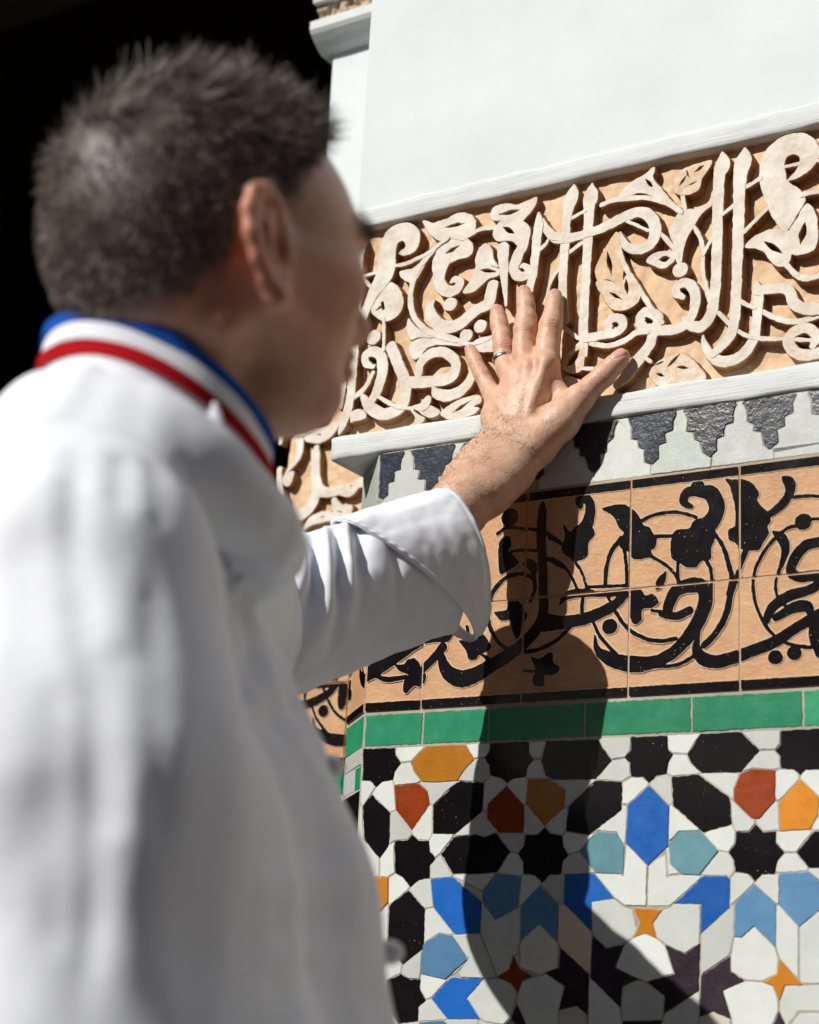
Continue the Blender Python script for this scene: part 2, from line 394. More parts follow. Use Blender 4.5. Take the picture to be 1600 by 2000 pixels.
def carve_stroke(T, pts, parent, name='carved_letter', white=1.0, y=0.0, base=FDEP, holes=(), **k):
    S = stroke_pts(T, pts, y)
    Hs = [stroke_pts(T, h, y) for h in holes]
    def fn(X, Zz):
        d = sd_stroke(X, Zz, S)
        for h in Hs: d = np.maximum(d, -sd_stroke(X, Zz, h))
        return d
    return relief(name, fn, bounds(S), y+base, base, parent, white, seed=len(pts)*7+int(pts[0][0]), **k)
def carve_poly(T, pts, parent, name='carved_leaf', white=1.0, y=0.0, base=FDEP, slits=(), smooth=True, **k):
    P = to_wall(T, pts, y); P = catmull(P, 4, True) if smooth else P
    Hs = [stroke_pts(T, h, y) for h in slits]
    def fn(X, Zz):
        d = sd_poly(X, Zz, P)
        for h in Hs: d = np.maximum(d, -sd_stroke(X, Zz, h))
        return d
    return relief(name, fn, bounds(P), y+base, base, parent, white, seed=len(pts)*7+int(pts[0][0]), **k)

def frieze_ground(x0, x1, z0, z1, y, parent, step=.0022):
    xs = np.arange(x0, x1+step, step); zs = np.arange(z0, z1+step, step); X, Zz = np.meshgrid(xs, zs, indexing='ij')
    Y = y+.0011*vnoise(X*38, Zz*38, seed=31)+.0007*vnoise(X*110, Zz*110, seed=32)+.0003*vnoise(X*260, Zz*260, seed=33)
    nx, nz = X.shape; I = np.arange(nx*nz).reshape(nx, nz)
    F = np.stack([I[:-1, :-1], I[1:, :-1], I[1:, 1:], I[:-1, 1:]], -1).reshape(-1, 4)
    o = mesh_obj('carved_frieze', np.stack([X, Y, Zz], -1).reshape(-1, 3), F, M['carved'], parent, smooth=True)
    fattr(o, 'white', np.clip(.12+.25*vnoise(X*20, Zz*20, seed=5), 0, 1).ravel()); fattr(o, 'side', np.zeros(nx*nz)); return o
fr = frieze_ground(XU+.004, -.44, ZL1-.004, ZF1+.004, FDEP, pier)
fr['label'] = 'ochre carved plaster frieze with raised white calligraphy'
box('frieze_backing', XU+.006, XR, FDEP+.0035, .10, ZL1-.003, ZF1+.003, M['wall_white'], parent=pier)
box('frieze_extension', -.44, XR, FDEP-.0005, FDEP+.0033, ZL1-.003, ZF1+.003, plain('ochre_plaster', (.58, .36, .18), .8), parent=pier)
def taper(a, b, w): w *= 1.35; return [(*a, w*.3), ((a[0]+b[0])/2, (a[1]+b[1])/2, w), (*b, w*.3)]

L1 = [ # letters seen in the left part
 ([(130,790,8),(128,850,70),(120,920,55),(117,1050,42),(112,1200,42),(100,1350,46),(93,1500,48),(80,1680,46),(62,1800,46),(30,1900,40),(5,1965,6)], ()),
 ([(34,1480,30),(34,1580,36),(26,1700,36),(15,1800,20)], ()),
 ([(358,888,6),(405,880,42),(440,845,75),(438,795,88),(395,765,98),(330,790,100),(298,860,98),(290,930,98),(288,985,100),(268,1035,95),(235,1090,75),(200,1150,60),(165,1230,48),(140,1300,38),(125,1360,8)], ([(377,838,44),(366,870,30),(352,900,16)],)),
 ([(978,862,64),(980,950,52),(985,1050,36),(990,1130,22),(995,1200,6)], ()),
 ([(915,1085,62),(905,1130,65),(890,1190,60),(840,1215,55),(780,1260,60),(720,1310,65),(650,1330,65),(590,1310,65),(550,1260,55),(540,1210,45),(565,1175,8)], ()),
 ([(475,1600,45),(490,1540,45),(550,1485,50),(630,1480,50),(690,1530,50),(690,1590,60),(650,1630,62),(560,1650,58),(450,1655,60),(400,1650,50)], ()),
 ([(315,1450,60),(340,1510,55),(370,1580,58),(395,1650,62),(400,1720,62),(380,1790,62),(320,1835,60),(250,1842,60),(190,1805,55),(150,1750,30),(145,1730,6)], ()),
 ([(205,1560,24),(165,1545,36),(162,1495,45),(210,1472,48),(252,1500,54),(262,1570,58),(252,1640,56),(228,1710,52),(192,1775,36)], ([(200,1528,26),(206,1545,14)],)),
 ([(560,1690,14),(585,1722,50),(640,1735,58),(710,1715,56),(770,1660,52),(800,1600,48),(830,1530,40)], ()),
 ([(1190,655,6),(1192,720,48),(1180,800,46),(1172,900,46),(1160,1000,46),(1140,1090,44),(1122,1170,40),(1090,1330,36)], ()),
]
for p, h in L1: carve_stroke(Z1, p, fr, holes=h)
V1 = [[(140,1028,13),(190,1015,13),(235,1002,14)], [(140,1030,13),(165,1062,13),(192,1092,13)], [(345,967,15),(400,955,15),(450,935,16),(540,890,17),(600,842,17),(655,800,17)],
 [(640,808,10),(560,882,22),(490,965,26),(448,1050,26),(430,1150,26),(440,1240,26),(480,1310,26),(560,1368,28),(680,1400,26),(775,1430,18),(850,1412,18),(920,1382,14)],
 [(770,790,18),(850,748,20),(930,740,20)], [(270,1285,14),(272,1370,14),(270,1465,14)], [(85,1748,26),(130,1715,24),(165,1678,24),(205,1600,16)], [(235,1738,14),(290,1772,15),(350,1800,15),(440,1812,15)],
 [(1240,1150,10),(1250,1090,12),(1275,1030,12),(1308,985,10)], [(1190,880,10),(1230,840,14),(1245,815,14)], [(1215,690,8),(1235,750,36),(1290,805,46),(1360,805,46),(1430,790,44)]]
for p in V1: carve_stroke(Z1, p, fr, 'carved_vine')
P1 = [
 ('carved_letter', [(300,1064),(350,1090),(382,1150),(385,1200),(360,1250),(310,1285),(270,1290),(225,1265),(200,1235),(215,1180),(250,1110)], [[(275,1090,8),(245,1120,16),(206,1163,5)], [(262,1185,22),(268,1215,26)], [(225,1230,10),(248,1212,18)]], 1),
 ('carved_leaf', [(365,1000),(430,985),(500,940),(540,890),(500,985),(450,1060),(410,1057),(380,1035)], [], 1),
 ('carved_leaf', [(503,700),(560,715),(640,690),(700,660),(770,658),(810,695),(812,745),(790,785),(740,812),(690,802),(650,800),(600,815),(560,790),(525,750)], [taper((630,738),(755,712),20)], .75),
 ('carved_leaf', [(650,808),(720,790),(785,825),(797,880),(770,912),(710,925),(670,945),(610,965),(570,1008),(558,960),(585,880),(618,830)], [taper((636,892),(720,845),20)], .7),
 ('carved_leaf', [(903,655),(930,615),(1000,598),(1060,605),(1120,582),(1172,562),(1165,605),(1130,655),(1085,702),(1030,694),(960,692),(915,690)], [taper((950,662),(1080,632),24)], .9),
 ('carved_leaf', [(920,765),(965,702),(1040,688),(1100,708),(1137,750),(1132,805),(1112,880),(1085,885),(1050,830),(1000,815),(940,815)], [taper((980,738),(1045,775),24)], .8),
 ('carved_leaf', [(875,838),(897,870),(892,930),(905,962),(952,985),(950,1022),(890,1042),(840,1092),(790,1122),(742,1122),(790,1050),(815,980),(818,905),(848,852)], [taper((845,992),(935,1002),22)], 1),
 ('carved_leaf', [(888,842),(912,868),(922,930),(950,975),(905,955),(893,900)], [], .8),
 ('carved_leaf', [(415,1280),(440,1310),(490,1350),(560,1390),(480,1385),(430,1400),(410,1350)], [], .9),
 ('carved_leaf', [(423,1445),(470,1402),(600,1392),(740,1438),(600,1430),(525,1450),(485,1500),(452,1520),(425,1485)], [], 1),
 ('carved_leaf', [(790,1432),(850,1392),(925,1392),(940,1440),(915,1472),(850,1472),(812,1452)], [], 1),
 ('carved_leaf', [(440,1800),(490,1780),(530,1735),(547,1760),(520,1812),(470,1820)], [], .7),
 ('carved_leaf', [(470,1812),(530,1793),(602,1830),(560,1862),(510,1850)], [], .7),
 ('carved_leaf', [(430,1815),(470,1850),(512,1870),(490,1897),(455,1900),(460,1860)], [], .6),
 ('carved_leaf', [(610,1835),(680,1780),(740,1750),(832,1735),(845,1770),(800,1800),(835,1812),(780,1850),(700,1870),(640,1866)], [taper((680,1836),(790,1762),18)], .7),
 ('carved_leaf', [(80,1835),(130,1815),(165,1860),(105,1882),(75,1888)], [], .9),
]
for n, p, s, wv in P1: carve_poly(Z1, p, fr, n, wv, slits=s)
for p, wv in (([(640,945,46),(600,1005,68),(598,1060,62),(628,1108,58),(672,1118,54),(712,1092,48),(722,1060,40),(690,1045,26),(668,1062,10)], .65),
              ([(1085,860,44),(1062,920,58),(1042,980,52),(1062,1025,48),(1108,1028,44),(1130,990,34),(1100,966,20),(1082,975,6)], .7)): carve_stroke(Z1, p, fr, 'carved_leaf', wv)
for x, y, r in ((665,1195,36), (845,1325,35), (760,1380,33), (210,1390,38)): carve_stroke(Z1, [(x-3,y,2*r-4),(x+3,y,2*r-4)], fr, 'carved_dot', .9)

L2 = [
 ([(125,490,5),(112,560,72),(95,620,58),(80,700,48),(70,850,46),(62,1000,44),(58,1150,42),(70,1290,36)], ()),
 ([(232,480,5),(225,560,80),(215,620,58),(207,800,50),(197,1000,46),(187,1200,48),(178,1370,50),(188,1440,36),(196,1500,8)], ()),
 ([(0,790,45),(100,800,42),(200,775,45),(290,745,50),(370,705,52),(450,665,55),(520,650,55),(575,675,58),(605,730,60),(600,800,62),(560,850,60),(490,870,52),(430,845,38),(400,770,6)], ()),
 ([(200,1395,46),(290,1378,44),(370,1362,46),(412,1330,46),(410,1290,44),(370,1275,42),(330,1300,40),(335,1340,42),(365,1358,40)], ([(356,1335,22),(370,1315,20)],)),
 ([(768,1152,24),(728,1130,40),(738,1082,44),(790,1066,50),(835,1110,52),(842,1180,52),(826,1250,50),(785,1315,50),(720,1342,52),(650,1350,52),(600,1362,52),(572,1430,58),(530,1490,62),(480,1550,64),(430,1620,58),(380,1668,40)], ([(765,1105,26),(768,1125,18)],)),
 ([(560,1238,52),(610,1260,55),(620,1300,50),(580,1338,52),(532,1320,55),(515,1272,50),(545,1238,50)], ([(558,1288,34),(562,1300,26)],)),
 ([(1000,295,5),(1003,370,80),(985,430,62),(978,560,60),(974,700,56),(972,850,54),(968,1000,54),(962,1100,56),(950,1200,58),(928,1270,58),(880,1325,60),(820,1322,52),(785,1290,36),(770,1275,10)], ()),
 ([(1135,270,5),(1128,350,88),(1110,430,72),(1103,560,62),(1100,700,60),(1096,850,56),(1090,1000,54),(1085,1150,54),(1078,1270,54),(1058,1360,56),(1010,1430,52),(945,1488,36)], ()),
 ([(1200,1072,24),(1212,1120,58),(1212,1200,52),(1205,1300,50),(1190,1390,54),(1140,1470,56),(1070,1520,58),(990,1530,56),(930,1490,46),(895,1420,24),(888,1380,5)], ()),
 ([(1212,1112,54),(1290,1102,50),(1360,1100,50),(1402,1120,56),(1430,1190,62),(1500,1225,60),(1600,1218,60),(1700,1180,60)], ()),
 ([(1540,1440,34),(1562,1380,52),(1500,1335,55),(1422,1362,55),(1397,1420,60),(1432,1478,60),(1512,1498,60),(1600,1475,60)], ()),
]
for i, (p, h) in enumerate(L2): carve_stroke(Z2, p, fr, holes=h, white=.55 if i == 10 else 1.0)
V2 = [[(430,700,10),(500,728,11),(562,757,11)], [(620,760,14),(680,820,18),(725,885,18),(748,965,14)], [(95,692,14),(140,668,14),(190,642,14)], [(92,886,14),(130,858,14),(170,826,14)],
 [(290,606,22),(350,582,22),(420,570,22),(520,564,22),(600,572,22),(690,605,20),(765,655,16)], [(835,735,14),(872,800,16),(888,880,16),(886,960,16),(896,1050,18),(930,1180,18)], [(888,905,10),(915,850,13),(948,795,12)],
 [(375,780,22),(400,900,20),(450,1010,20),(510,1100,20),(570,1200,20),(650,1300,14)], [(225,1428,20),(330,1440,26),(420,1412,30),(500,1362,30),(560,1358,22)],
 [(1005,664,14),(1040,635,14),(1075,602,14)], [(1135,502,18),(1180,478,18),(1228,450,18)], [(1130,766,16),(1200,695,16),(1280,618,16)], [(1110,1178,16),(1150,1198,16),(1195,1218,16)],
 [(1235,1236,24),(1350,1284,26),(1460,1292,24),(1600,1250,22)], [(978,1243,16),(1010,1275,16),(1045,1312,16)], [(1085,1346,16),(1170,1390,16),(1280,1398,16),(1400,1400,14)], [(1368,380,14),(1415,371,14),(1466,361,14)],
 [(1475,547,22),(1530,535,22),(1620,515,22)], [(1385,962,22),(1440,1020,28),(1510,1042,28),(1620,1012,26)], [(1430,1402,14),(1500,1408,14),(1600,1412,14)], [(765,545,16),(772,585,16),(782,628,16)], [(675,570,14),(715,610,16),(760,648,16)],
 [(60,1325,14),(100,1360,16),(150,1395,16)], [(165,1572,14),(205,1576,14),(250,1576,14)], [(1568,345,14),(1620,338,14)], [(528,1500,14),(550,1515,16),(580,1535,14)]]
for p in V2: carve_stroke(Z2, p, fr, 'carved_vine')
P2 = [
 ('carved_leaf', [(395,560),(420,508),(480,460),(540,430),(592,383),(602,400),(590,450),(640,510),(690,580),(640,570),(600,548),(520,532),(450,546)], [taper((548,452),(594,503),18)], 1),
 ('carved_leaf', [(718,512),(725,450),(770,400),(840,370),(935,342),(928,380),(882,450),(870,500),(830,532),(770,547),(735,537)], [taper((748,492),(795,425),16), taper((788,385),(806,445),14), taper((830,418),(895,370),18), taper((785,497),(860,463),14)], .42),
 ('carved_letter', [(942,603),(880,655),(832,730),(792,800),(768,870),(757,950),(742,950),(733,880),(712,830),(694,780),(710,715),(760,642),(850,628)], [], 1),
 ('carved_leaf', [(555,937),(600,890),(670,880),(722,880),(727,905),(700,952),(650,977),(600,962)], [taper((625,928),(688,918),30)], .9),
 ('carved_leaf', [(252,992),(290,900),(330,830),(375,778),(392,850),(416,940),(412,1010),(402,1082),(330,1042),(270,1058)], [taper((322,885),(348,1028),26)], .3),
 ('carved_leaf', [(255,1062),(330,1060),(400,1087),(430,1030),(462,1010),(502,1070),(522,1130),(492,1190),(420,1227),(350,1217),(300,1150)], [taper((328,1120),(412,1168),20), taper((434,1045),(440,1135),22)], .45),
 ('carved_leaf', [(1400,762),(1450,680),(1502,598),(1542,640),(1562,700),(1567,790),(1547,862),(1490,892),(1420,897),(1408,840)], [taper((1492,712),(1464,842),36)], 1),
 ('carved_leaf', [(1138,852),(1200,790),(1280,755),(1350,753),(1400,770),(1417,830),(1412,900),(1380,962),(1330,967),(1280,922),(1250,880),(1200,862)], [taper((1255,825),(1355,890),30)], 1),
 ('carved_leaf', [(573,1602),(620,1540),(700,1500),(762,1488),(830,1530),(892,1600),(897,1640),(820,1652),(740,1662),(640,1682),(588,1640)], [taper((595,1560),(672,1526),16), taper((675,1570),(752,1488),18), taper((730,1564),(806,1572),16), taper((610,1603),(662,1622),16)], .45),
 ('carved_leaf', [(55,1560),(125,1450),(172,1418),(186,1500),(172,1580),(110,1600)], [taper((85,1560),(150,1470),40)], .4),
 ('carved_leaf', [(70,1625),(150,1640),(230,1690),(160,1710),(100,1690)], [], .5),
]
for n, p, s, wv in P2: carve_poly(Z2, p, fr, n, wv, slits=s)
def carve_pp(T, outer, inner, parent):
    P = catmull(to_wall(T, outer), 4, True); Q = catmull(to_wall(T, inner), 4, True)
    relief('carved_letter', lambda X, Zz: np.maximum(sd_poly(X, Zz, P), -sd_poly(X, Zz, Q)), bounds(P), FDEP, FDEP, parent, 1.0, seed=77)
carve_pp(Z2, [(1402,457),(1450,442),(1520,400),(1565,340),(1574,270),(1537,210),(1460,182),(1370,200),(1290,255),(1240,330),(1225,420),(1240,520),(1275,620),(1320,700),(1365,756),(1400,740),(1450,650),(1492,585),(1480,545),(1440,505),(1395,470)],
         [(1388,458),(1440,405),(1463,352),(1460,315),(1425,301),(1385,320),(1367,355),(1371,400),(1378,445)], fr)
carve_stroke(Z2, [(752,990,78),(758,990,78)], fr, 'carved_dot', 1.0)
# continuation right of the frame
for p in ([(1700,300,60),(1695,700,56),(1685,1100,56),(1640,1300,56)], [(1820,280,50),(1815,800,56),(1800,1250,56),(1730,1420,56),(1640,1450,40)], [(1650,700,40),(1750,640,50),(1900,700,56),(1950,850,56),(1850,950,56)]): carve_stroke(Z2, p, fr)

# ---------------------------------------------------------------- flat tiles
MOS = []
def loop_tile(name, P, mat, parent, y0=0.0, t=.0, bev=.0006, back=.0035, seed=0, tilt=.006, frame=None):
    """P: (n,2) loop on the wall plane -> a tile with a bevelled arris, tilted a hair"""
    P = np.asarray(P); a = 0.5*np.sum(P[:, 0]*np.roll(P[:, 1], -1)-np.roll(P[:, 0], -1)*P[:, 1])
    if a < 0: P = P[::-1]
    n = len(P); d = np.roll(P, -1, 0)-P; d /= np.linalg.norm(d, axis=1)[:, None]+1e-12
    nl = np.stack([-d[:, 1], d[:, 0]], 1); nv = nl+np.roll(nl, 1, 0); ln = np.linalg.norm(nv, axis=1)[:, None]; nv = nv/np.maximum(ln, .4)
    In = P+nv*bev; c = P.mean(0); rs = np.random.default_rng(seed); tilt = min(tilt, .0007/max(np.ptp(P, axis=0).max(), .01)); tx, tz = rs.normal(0, tilt, 2)
    dy = rs.normal(0, .00022)
    yt = lambda Q, o: y0-t-dy+o+(Q[:, 0]-c[0])*tx+(Q[:, 1]-c[1])*tz
    V = np.concatenate([np.column_stack([In[:, 0], yt(In, 0), In[:, 1]]), np.column_stack([P[:, 0], yt(P, bev), P[:, 1]]), np.column_stack([P[:, 0], np.full(n, y0+back), P[:, 1]])])
    if name.startswith('mosaic') and frame is None: MOS.append((P, mat))
    if frame is not None: V = frame(V)
    F = [tuple(range(n))]
    for i in range(n):
        j = (i+1) % n; F += [(n+i, n+j, j, i), (2*n+i, 2*n+j, n+j, n+i)]
    return mesh_obj(name, V, F, mat, parent)
def rough_loop(P, step=.0035, amp=.0004, seed=0, close=True):
    P = np.asarray(P); out = []
    for i in range(len(P)):
        a, b = P[i], P[(i+1) % len(P)]; L = np.linalg.norm(b-a); m = max(1, int(L/step)); d = (b-a)/max(L, 1e-9); nrm = np.array([-d[1], d[0]])
        for k in range(m):
            q = a+(b-a)*k/m; v = float(vnoise(np.array(q[0]*330.), np.array(q[1]*330.), seed=seed))+.5*float(vnoise(np.array(q[0]*800.), np.array(q[1]*800.), seed=seed+1))
            out.append(q+nrm*amp*v)
    return np.array(out)
def rect(x0, x1, z0, z1): return [(x0, z0), (x1, z0), (x1, z1), (x0, z1)]
gX = [W(709.6,1450)[0]+.0005, W(825,1430)[0], W(953.4,1420)[0], W(1141.7,1405)[0], W(1351,1395)[0], W(1569,1385)[0]]
gX += [gX[-1]+.121*k for k in range(1, 12)]
for i in range(len(gX)-1):
    loop_tile('green_tile', rough_loop(rect(gX[i]+.001, gX[i+1]-.001, ZG0+.0014, ZG1-.0008), seed=i, amp=.0006), M['g'], pier, seed=i+40, tilt=.004)
# tiles on the 45 degree chamfer share the course heights
def cham(V):
    """wall-plane coordinates (s = distance left of the corner as negative x) folded round the 45 degree corner"""
    V = V.copy(); s = XC-V[:, 0]; off = V[:, 1]; q = math.sqrt(.5)
    V[:, 0] = XC-s*q+off*q; V[:, 1] = s*q+off*q; return V
CL = CH*math.sqrt(2)
loop_tile('green_tile', rough_loop(rect(XC-CL+.001, XC-.0015, ZG0+.0014, ZG1-.0008), seed=91), M['g'], pier, frame=cham, seed=3)
for k, (a, b, z0, z1, mt) in enumerate(((XC-CL, XC, ZB1+.001, ZM1, 'w2'), (XC-CL, XC, 1.476, ZG0, 'w'), (XC-.03, XC, 1.45, 1.476, 'g'), (XC-CL, XC-.03, 1.45, 1.476, 'w'), (XC-CL, XC, 1.40, 1.45, 'k'), (XC-CL, XC-.04, 1.33, 1.40, 'b'), (XC-.04, XC, 1.33, 1.40, 'w'), (XC-CL, XC, 1.24, 1.33, 'k'), (XC-CL, XC, 1.15, 1.24, 'w'))):
    loop_tile('mosaic_tile', rough_loop(rect(a+.001, b-.0015, z0+.001, z1-.001), seed=k), M[mt], pier, frame=cham, seed=k+60)

def raised(name, f, xs, zs, y, h, mat, parent, frame=None):
    V, F, S = contour_fill(f, xs, zs)
    if len(F) == 0: return None
    n = len(V); V3 = np.column_stack([V[:, 0], np.full(n, y-h), V[:, 1]]); used = sorted({a for s in S for a in s}); mp = {a: n+i for i, a in enumerate(used)}
    V3 = np.concatenate([V3, np.column_stack([V[used, 0], np.full(len(used), y+.0006), V[used, 1]])]) if used else V3
    F = list(F)+[(b, a, mp[a], mp[b]) for a, b in S]
    if frame is not None: V3 = frame(V3)
    return mesh_obj(name, V3, F, mat, parent)
# ---------------------------------------------------------------- black script on the terracotta tile band
BS = []   # strokes / polygons on the wall plane
def bs(T, *L):
    for p in L: BS.append(('s', stroke_pts(T, p)))
def bp(T, *L):
    for p in L: BS.append(('p', catmull(to_wall(T, p), 3, True)))
def dot(T, x, y, r): BS.append(('s', stroke_pts(T, [(x-2, y, 2*r-2), (x+2, y, 2*r-2)])))
bs(Z5, [(155,765,36),(148,735,44),(185,722,50),(212,770,55),(200,850,66),(170,900,76)], [(-20,948,18),(20,962,18),(55,982,18)], [(0,1060,16),(60,1100,16),(110,1170,16),(150,1260,16)], [(110,1060,16),(160,1130,16),(192,1222,16)],
   [(500,850,18),(560,820,18),(640,803,18),(720,805,18),(800,830,18)], [(385,950,30),(330,1020,24),(302,1110,22),(295,1212,20)], [(400,1000,22),(412,1100,18),(416,1212,18)], [(190,1220,16),(300,1215,16),(418,1210,16)],
   [(775,770,26),(732,745,44),(752,692,52),(820,687,60),(888,702,86),(918,780,86),(880,860,96),(820,890,100)], [(570,937,20),(630,935,20),(690,935,20)], [(700,1085,18),(700,1140,18),(700,1200,18)], [(545,1045,18),(640,1102,18),(705,1178,18)],
   [(895,910,20),(950,990,24),(985,1100,26),(1000,1170,30),(985,1300,36),(958,1400,36),(900,1490,36),(845,1545,36)], [(850,1060,20),(885,1130,20),(886,1250,20)], [(1045,1155,14),(1010,1200,40),(990,1260,40)],
   [(640,1372,50),(652,1310,62),(690,1240,70),(760,1212,80),(830,1215,80),(856,1280,80),(832,1370,80),(790,1450,75),(730,1530,70),(650,1600,65),(560,1640,68),(470,1650,88),(380,1640,82),(310,1615,70),(252,1570,40),(236,1490,8)],
   [(600,1372,22),(690,1382,44),(765,1350,46)], [(585,1220,30),(605,1185,46),(632,1135,8)], [(555,1350,18),(620,1360,18)], [(340,1338,22),(410,1440,22),(500,1500,22),(600,1520,22),(690,1508,22)], [(230,1418,18),(270,1500,20),(365,1605,20)],
   [(430,1240,36),(330,1330,58),(200,1390,62),(100,1412,66),(0,1430,66),(-80,1440,60)], [(38,1325,6),(80,1268,44),(180,1252,44),(300,1262,26),(410,1250,36)], [(172,1250,20),(165,1330,20),(165,1400,20)], [(308,1275,18),(345,1335,18)],
   [(822,1465,8),(802,1560,48),(842,1620,74),(920,1635,72),(1020,1610,70),(1130,1570,66),(1250,1520,66),(1340,1460,60),(1440,1400,60),(1520,1350,60)], [(560,1668,16),(700,1652,18),(795,1600,20)],
   [(1345,718,18),(1420,711,18),(1500,716,18),(1560,740,18)], [(1440,842,18),(1540,834,18)], [(1370,878,16),(1310,892,18),(1230,960,18),(1170,1040,18),(1130,1130,18),(1120,1220,20),(1140,1330,20),(1200,1450,20),(1280,1520,20),(1380,1550,20),(1520,1558,20)],
   [(1232,912,16),(1280,950,58),(1300,1010,46),(1280,1090,28),(1252,1160,16),(1246,1230,16),(1270,1300,18),(1345,1352,18)], [(1080,1010,34),(1045,1110,26),(1020,1185,24)],
   [(1540,962,56),(1420,985,60),(1352,1060,60),(1332,1130,56),(1380,1162,60),(1540,1148,60)], [(1540,1180,50),(1420,1240,55),(1320,1270,60),(1230,1330,55),(1192,1405,42)], [(1245,1392,40),(1345,1335,60),(1420,1328,66),(1440,1375,30)],
   [(1472,1410,80),(1466,1500,70),(1495,1585,60)])
bp(Z5, [(60,870),(100,912),(130,880),(200,860),(236,925),(200,970),(197,1040),(150,1072),(100,1062),(50,1012),(70,935)],
   [(275,783),(330,765),(390,758),(440,778),(482,820),(507,872),(545,890),(562,922),(582,945),(572,1000),(550,1012),(557,1045),(500,1062),(450,1062),(420,1022),(380,1002),(368,960),(400,920),(370,890),(350,840),(318,808)],
   [(668,932),(700,900),(760,893),(800,870),(900,880),(908,940),(887,1000),(882,1062),(830,1075),(800,1107),(740,1107),(700,1077),(668,1062),(658,1010)],
   [(440,1238),(490,1228),(520,1268),(560,1258),(593,1300),(560,1332),(500,1342),(497,1400),(460,1427),(434,1390)],
   [(963,618),(1010,620),(1060,618),(1112,640),(1152,690),(1142,730),(1167,770),(1203,800),(1218,850),(1200,882),(1208,920),(1180,962),(1150,1012),(1080,1014),(1040,1002),(1020,972),(984,952),(984,900),(1017,880),(1022,800),(1005,710),(985,650)],
   [(1278,606),(1330,604),(1357,640),(1347,700),(1300,772),(1212,835),(1188,812),(1260,750),(1300,680)])
for a in ((810,657,36), (320,1440,42), (1400,855,46), (1245,1612,40), (1350,1587,40)): dot(Z5, *a)
bs(Z4, [(1205,748,16),(1200,800,48),(1195,920,54),(1200,1050,52),(1205,1150,52),(1205,1250,52),(1208,1340,56),(1190,1420,62),(1130,1500,64),(1040,1580,70),(930,1650,75),(820,1712,84),(740,1730,90),(672,1692,75),(640,1622,48),(632,1565,36)], [(1210,1395,62),(1300,1412,62),(1420,1400,62)],
   [(950,922,18),(1005,888,18),(1100,895,18),(1175,900,18)], [(1010,1032,16),(1060,1016,16),(1120,1014,16),(1185,1022,16)], [(1225,918,20),(1300,970,20)], [(1225,1058,20),(1310,1105,20)], [(1098,1092,20),(1122,1085,50),(1150,1112,50),(1152,1162,28),(1160,1230,22),(1135,1295,22)],
   [(1150,1172,22),(1090,1146,22),(1000,1166,22),(930,1240,22),(900,1330,22),(905,1430,22),(950,1520,22),(1020,1570,22),(1100,1582,22),(1200,1560,22),(1300,1500,22),(1390,1400,22)], [(855,1590,18),(945,1655,18)], [(780,1440,16),(795,1500,16)], [(1080,1686,16),(1165,1690,16)],
   [(195,1712,92),(300,1660,76),(400,1590,76),(480,1540,64),(560,1495,70),(660,1478,90)], [(530,1680,40),(600,1610,44),(645,1555,50)], [(262,1712,22),(340,1735,26),(440,1720,22)], [(1010,880,28),(1015,850,30)])
bp(Z4, [(1015,933),(1027,990),(1010,1020),(1072,1080),(1000,1132),(962,1142),(955,1040),(965,960)], [(933,1360),(1000,1350),(1010,1310),(1050,1283),(1087,1320),(1095,1345),(1117,1370),(1105,1410),(1085,1430),(1080,1470),(1055,1512),(1030,1450),(1020,1402),(970,1407)],
   [(835,1438),(870,1480),(900,1520),(917,1550),(890,1580),(850,1592),(830,1622),(790,1622),(775,1572),(733,1518),(790,1520),(820,1490)],
   [(1138,1610),(1190,1620),(1230,1590),(1257,1590),(1262,1640),(1292,1660),(1292,1690),(1260,1712),(1212,1712),(1212,1760),(1185,1777),(1150,1762),(1150,1720),(1165,1690),(1150,1650)],
   [(378,1655),(430,1650),(450,1625),(490,1618),(517,1650),(510,1680),(547,1700),(547,1740),(520,1772),(480,1772),(440,1812),(423,1790),(430,1740),(455,1710),(410,1692)])
dot(Z4, 1020, 830, 48)
# hidden behind the sleeve and right of the frame: the script goes on
for k, dx in enumerate((-.47, .155, .31, .47)):
    sub = [x for x in BS[:30]] if k == 0 else None
base_BS = list(BS)
def band_field(X, Zz, sh=0.0, BSl=None):
    d = np.full(X.shape, .02)
    x0, x1 = X[0, 0], X[-1, 0]
    for k, P in (BSl or base_BS):
        Q = P.copy(); Q[:, 0] += sh; m = .006
        a, b = Q[:, 0].min()-m-.05*(k == 's'), Q[:, 0].max()+m+.05*(k == 's')
        i0, i1 = np.searchsorted(X[:, 0], [a, b])
        if i1-i0 < 2: continue
        d[i0:i1] = np.minimum(d[i0:i1], (sd_stroke if k == 's' else sd_poly)(X[i0:i1], Zz[i0:i1], Q))
    return d
STEP = .0009
bX = [XC+.0004, W(826,1300)[0], W(1025,1160)[0], W(1230,1150)[0], W(1445,1120)[0]]; bX += [bX[-1]+.1185*k for k in range(1, 13)]
ZS = 1.6440      # joint between the two rows
stripe = .0095
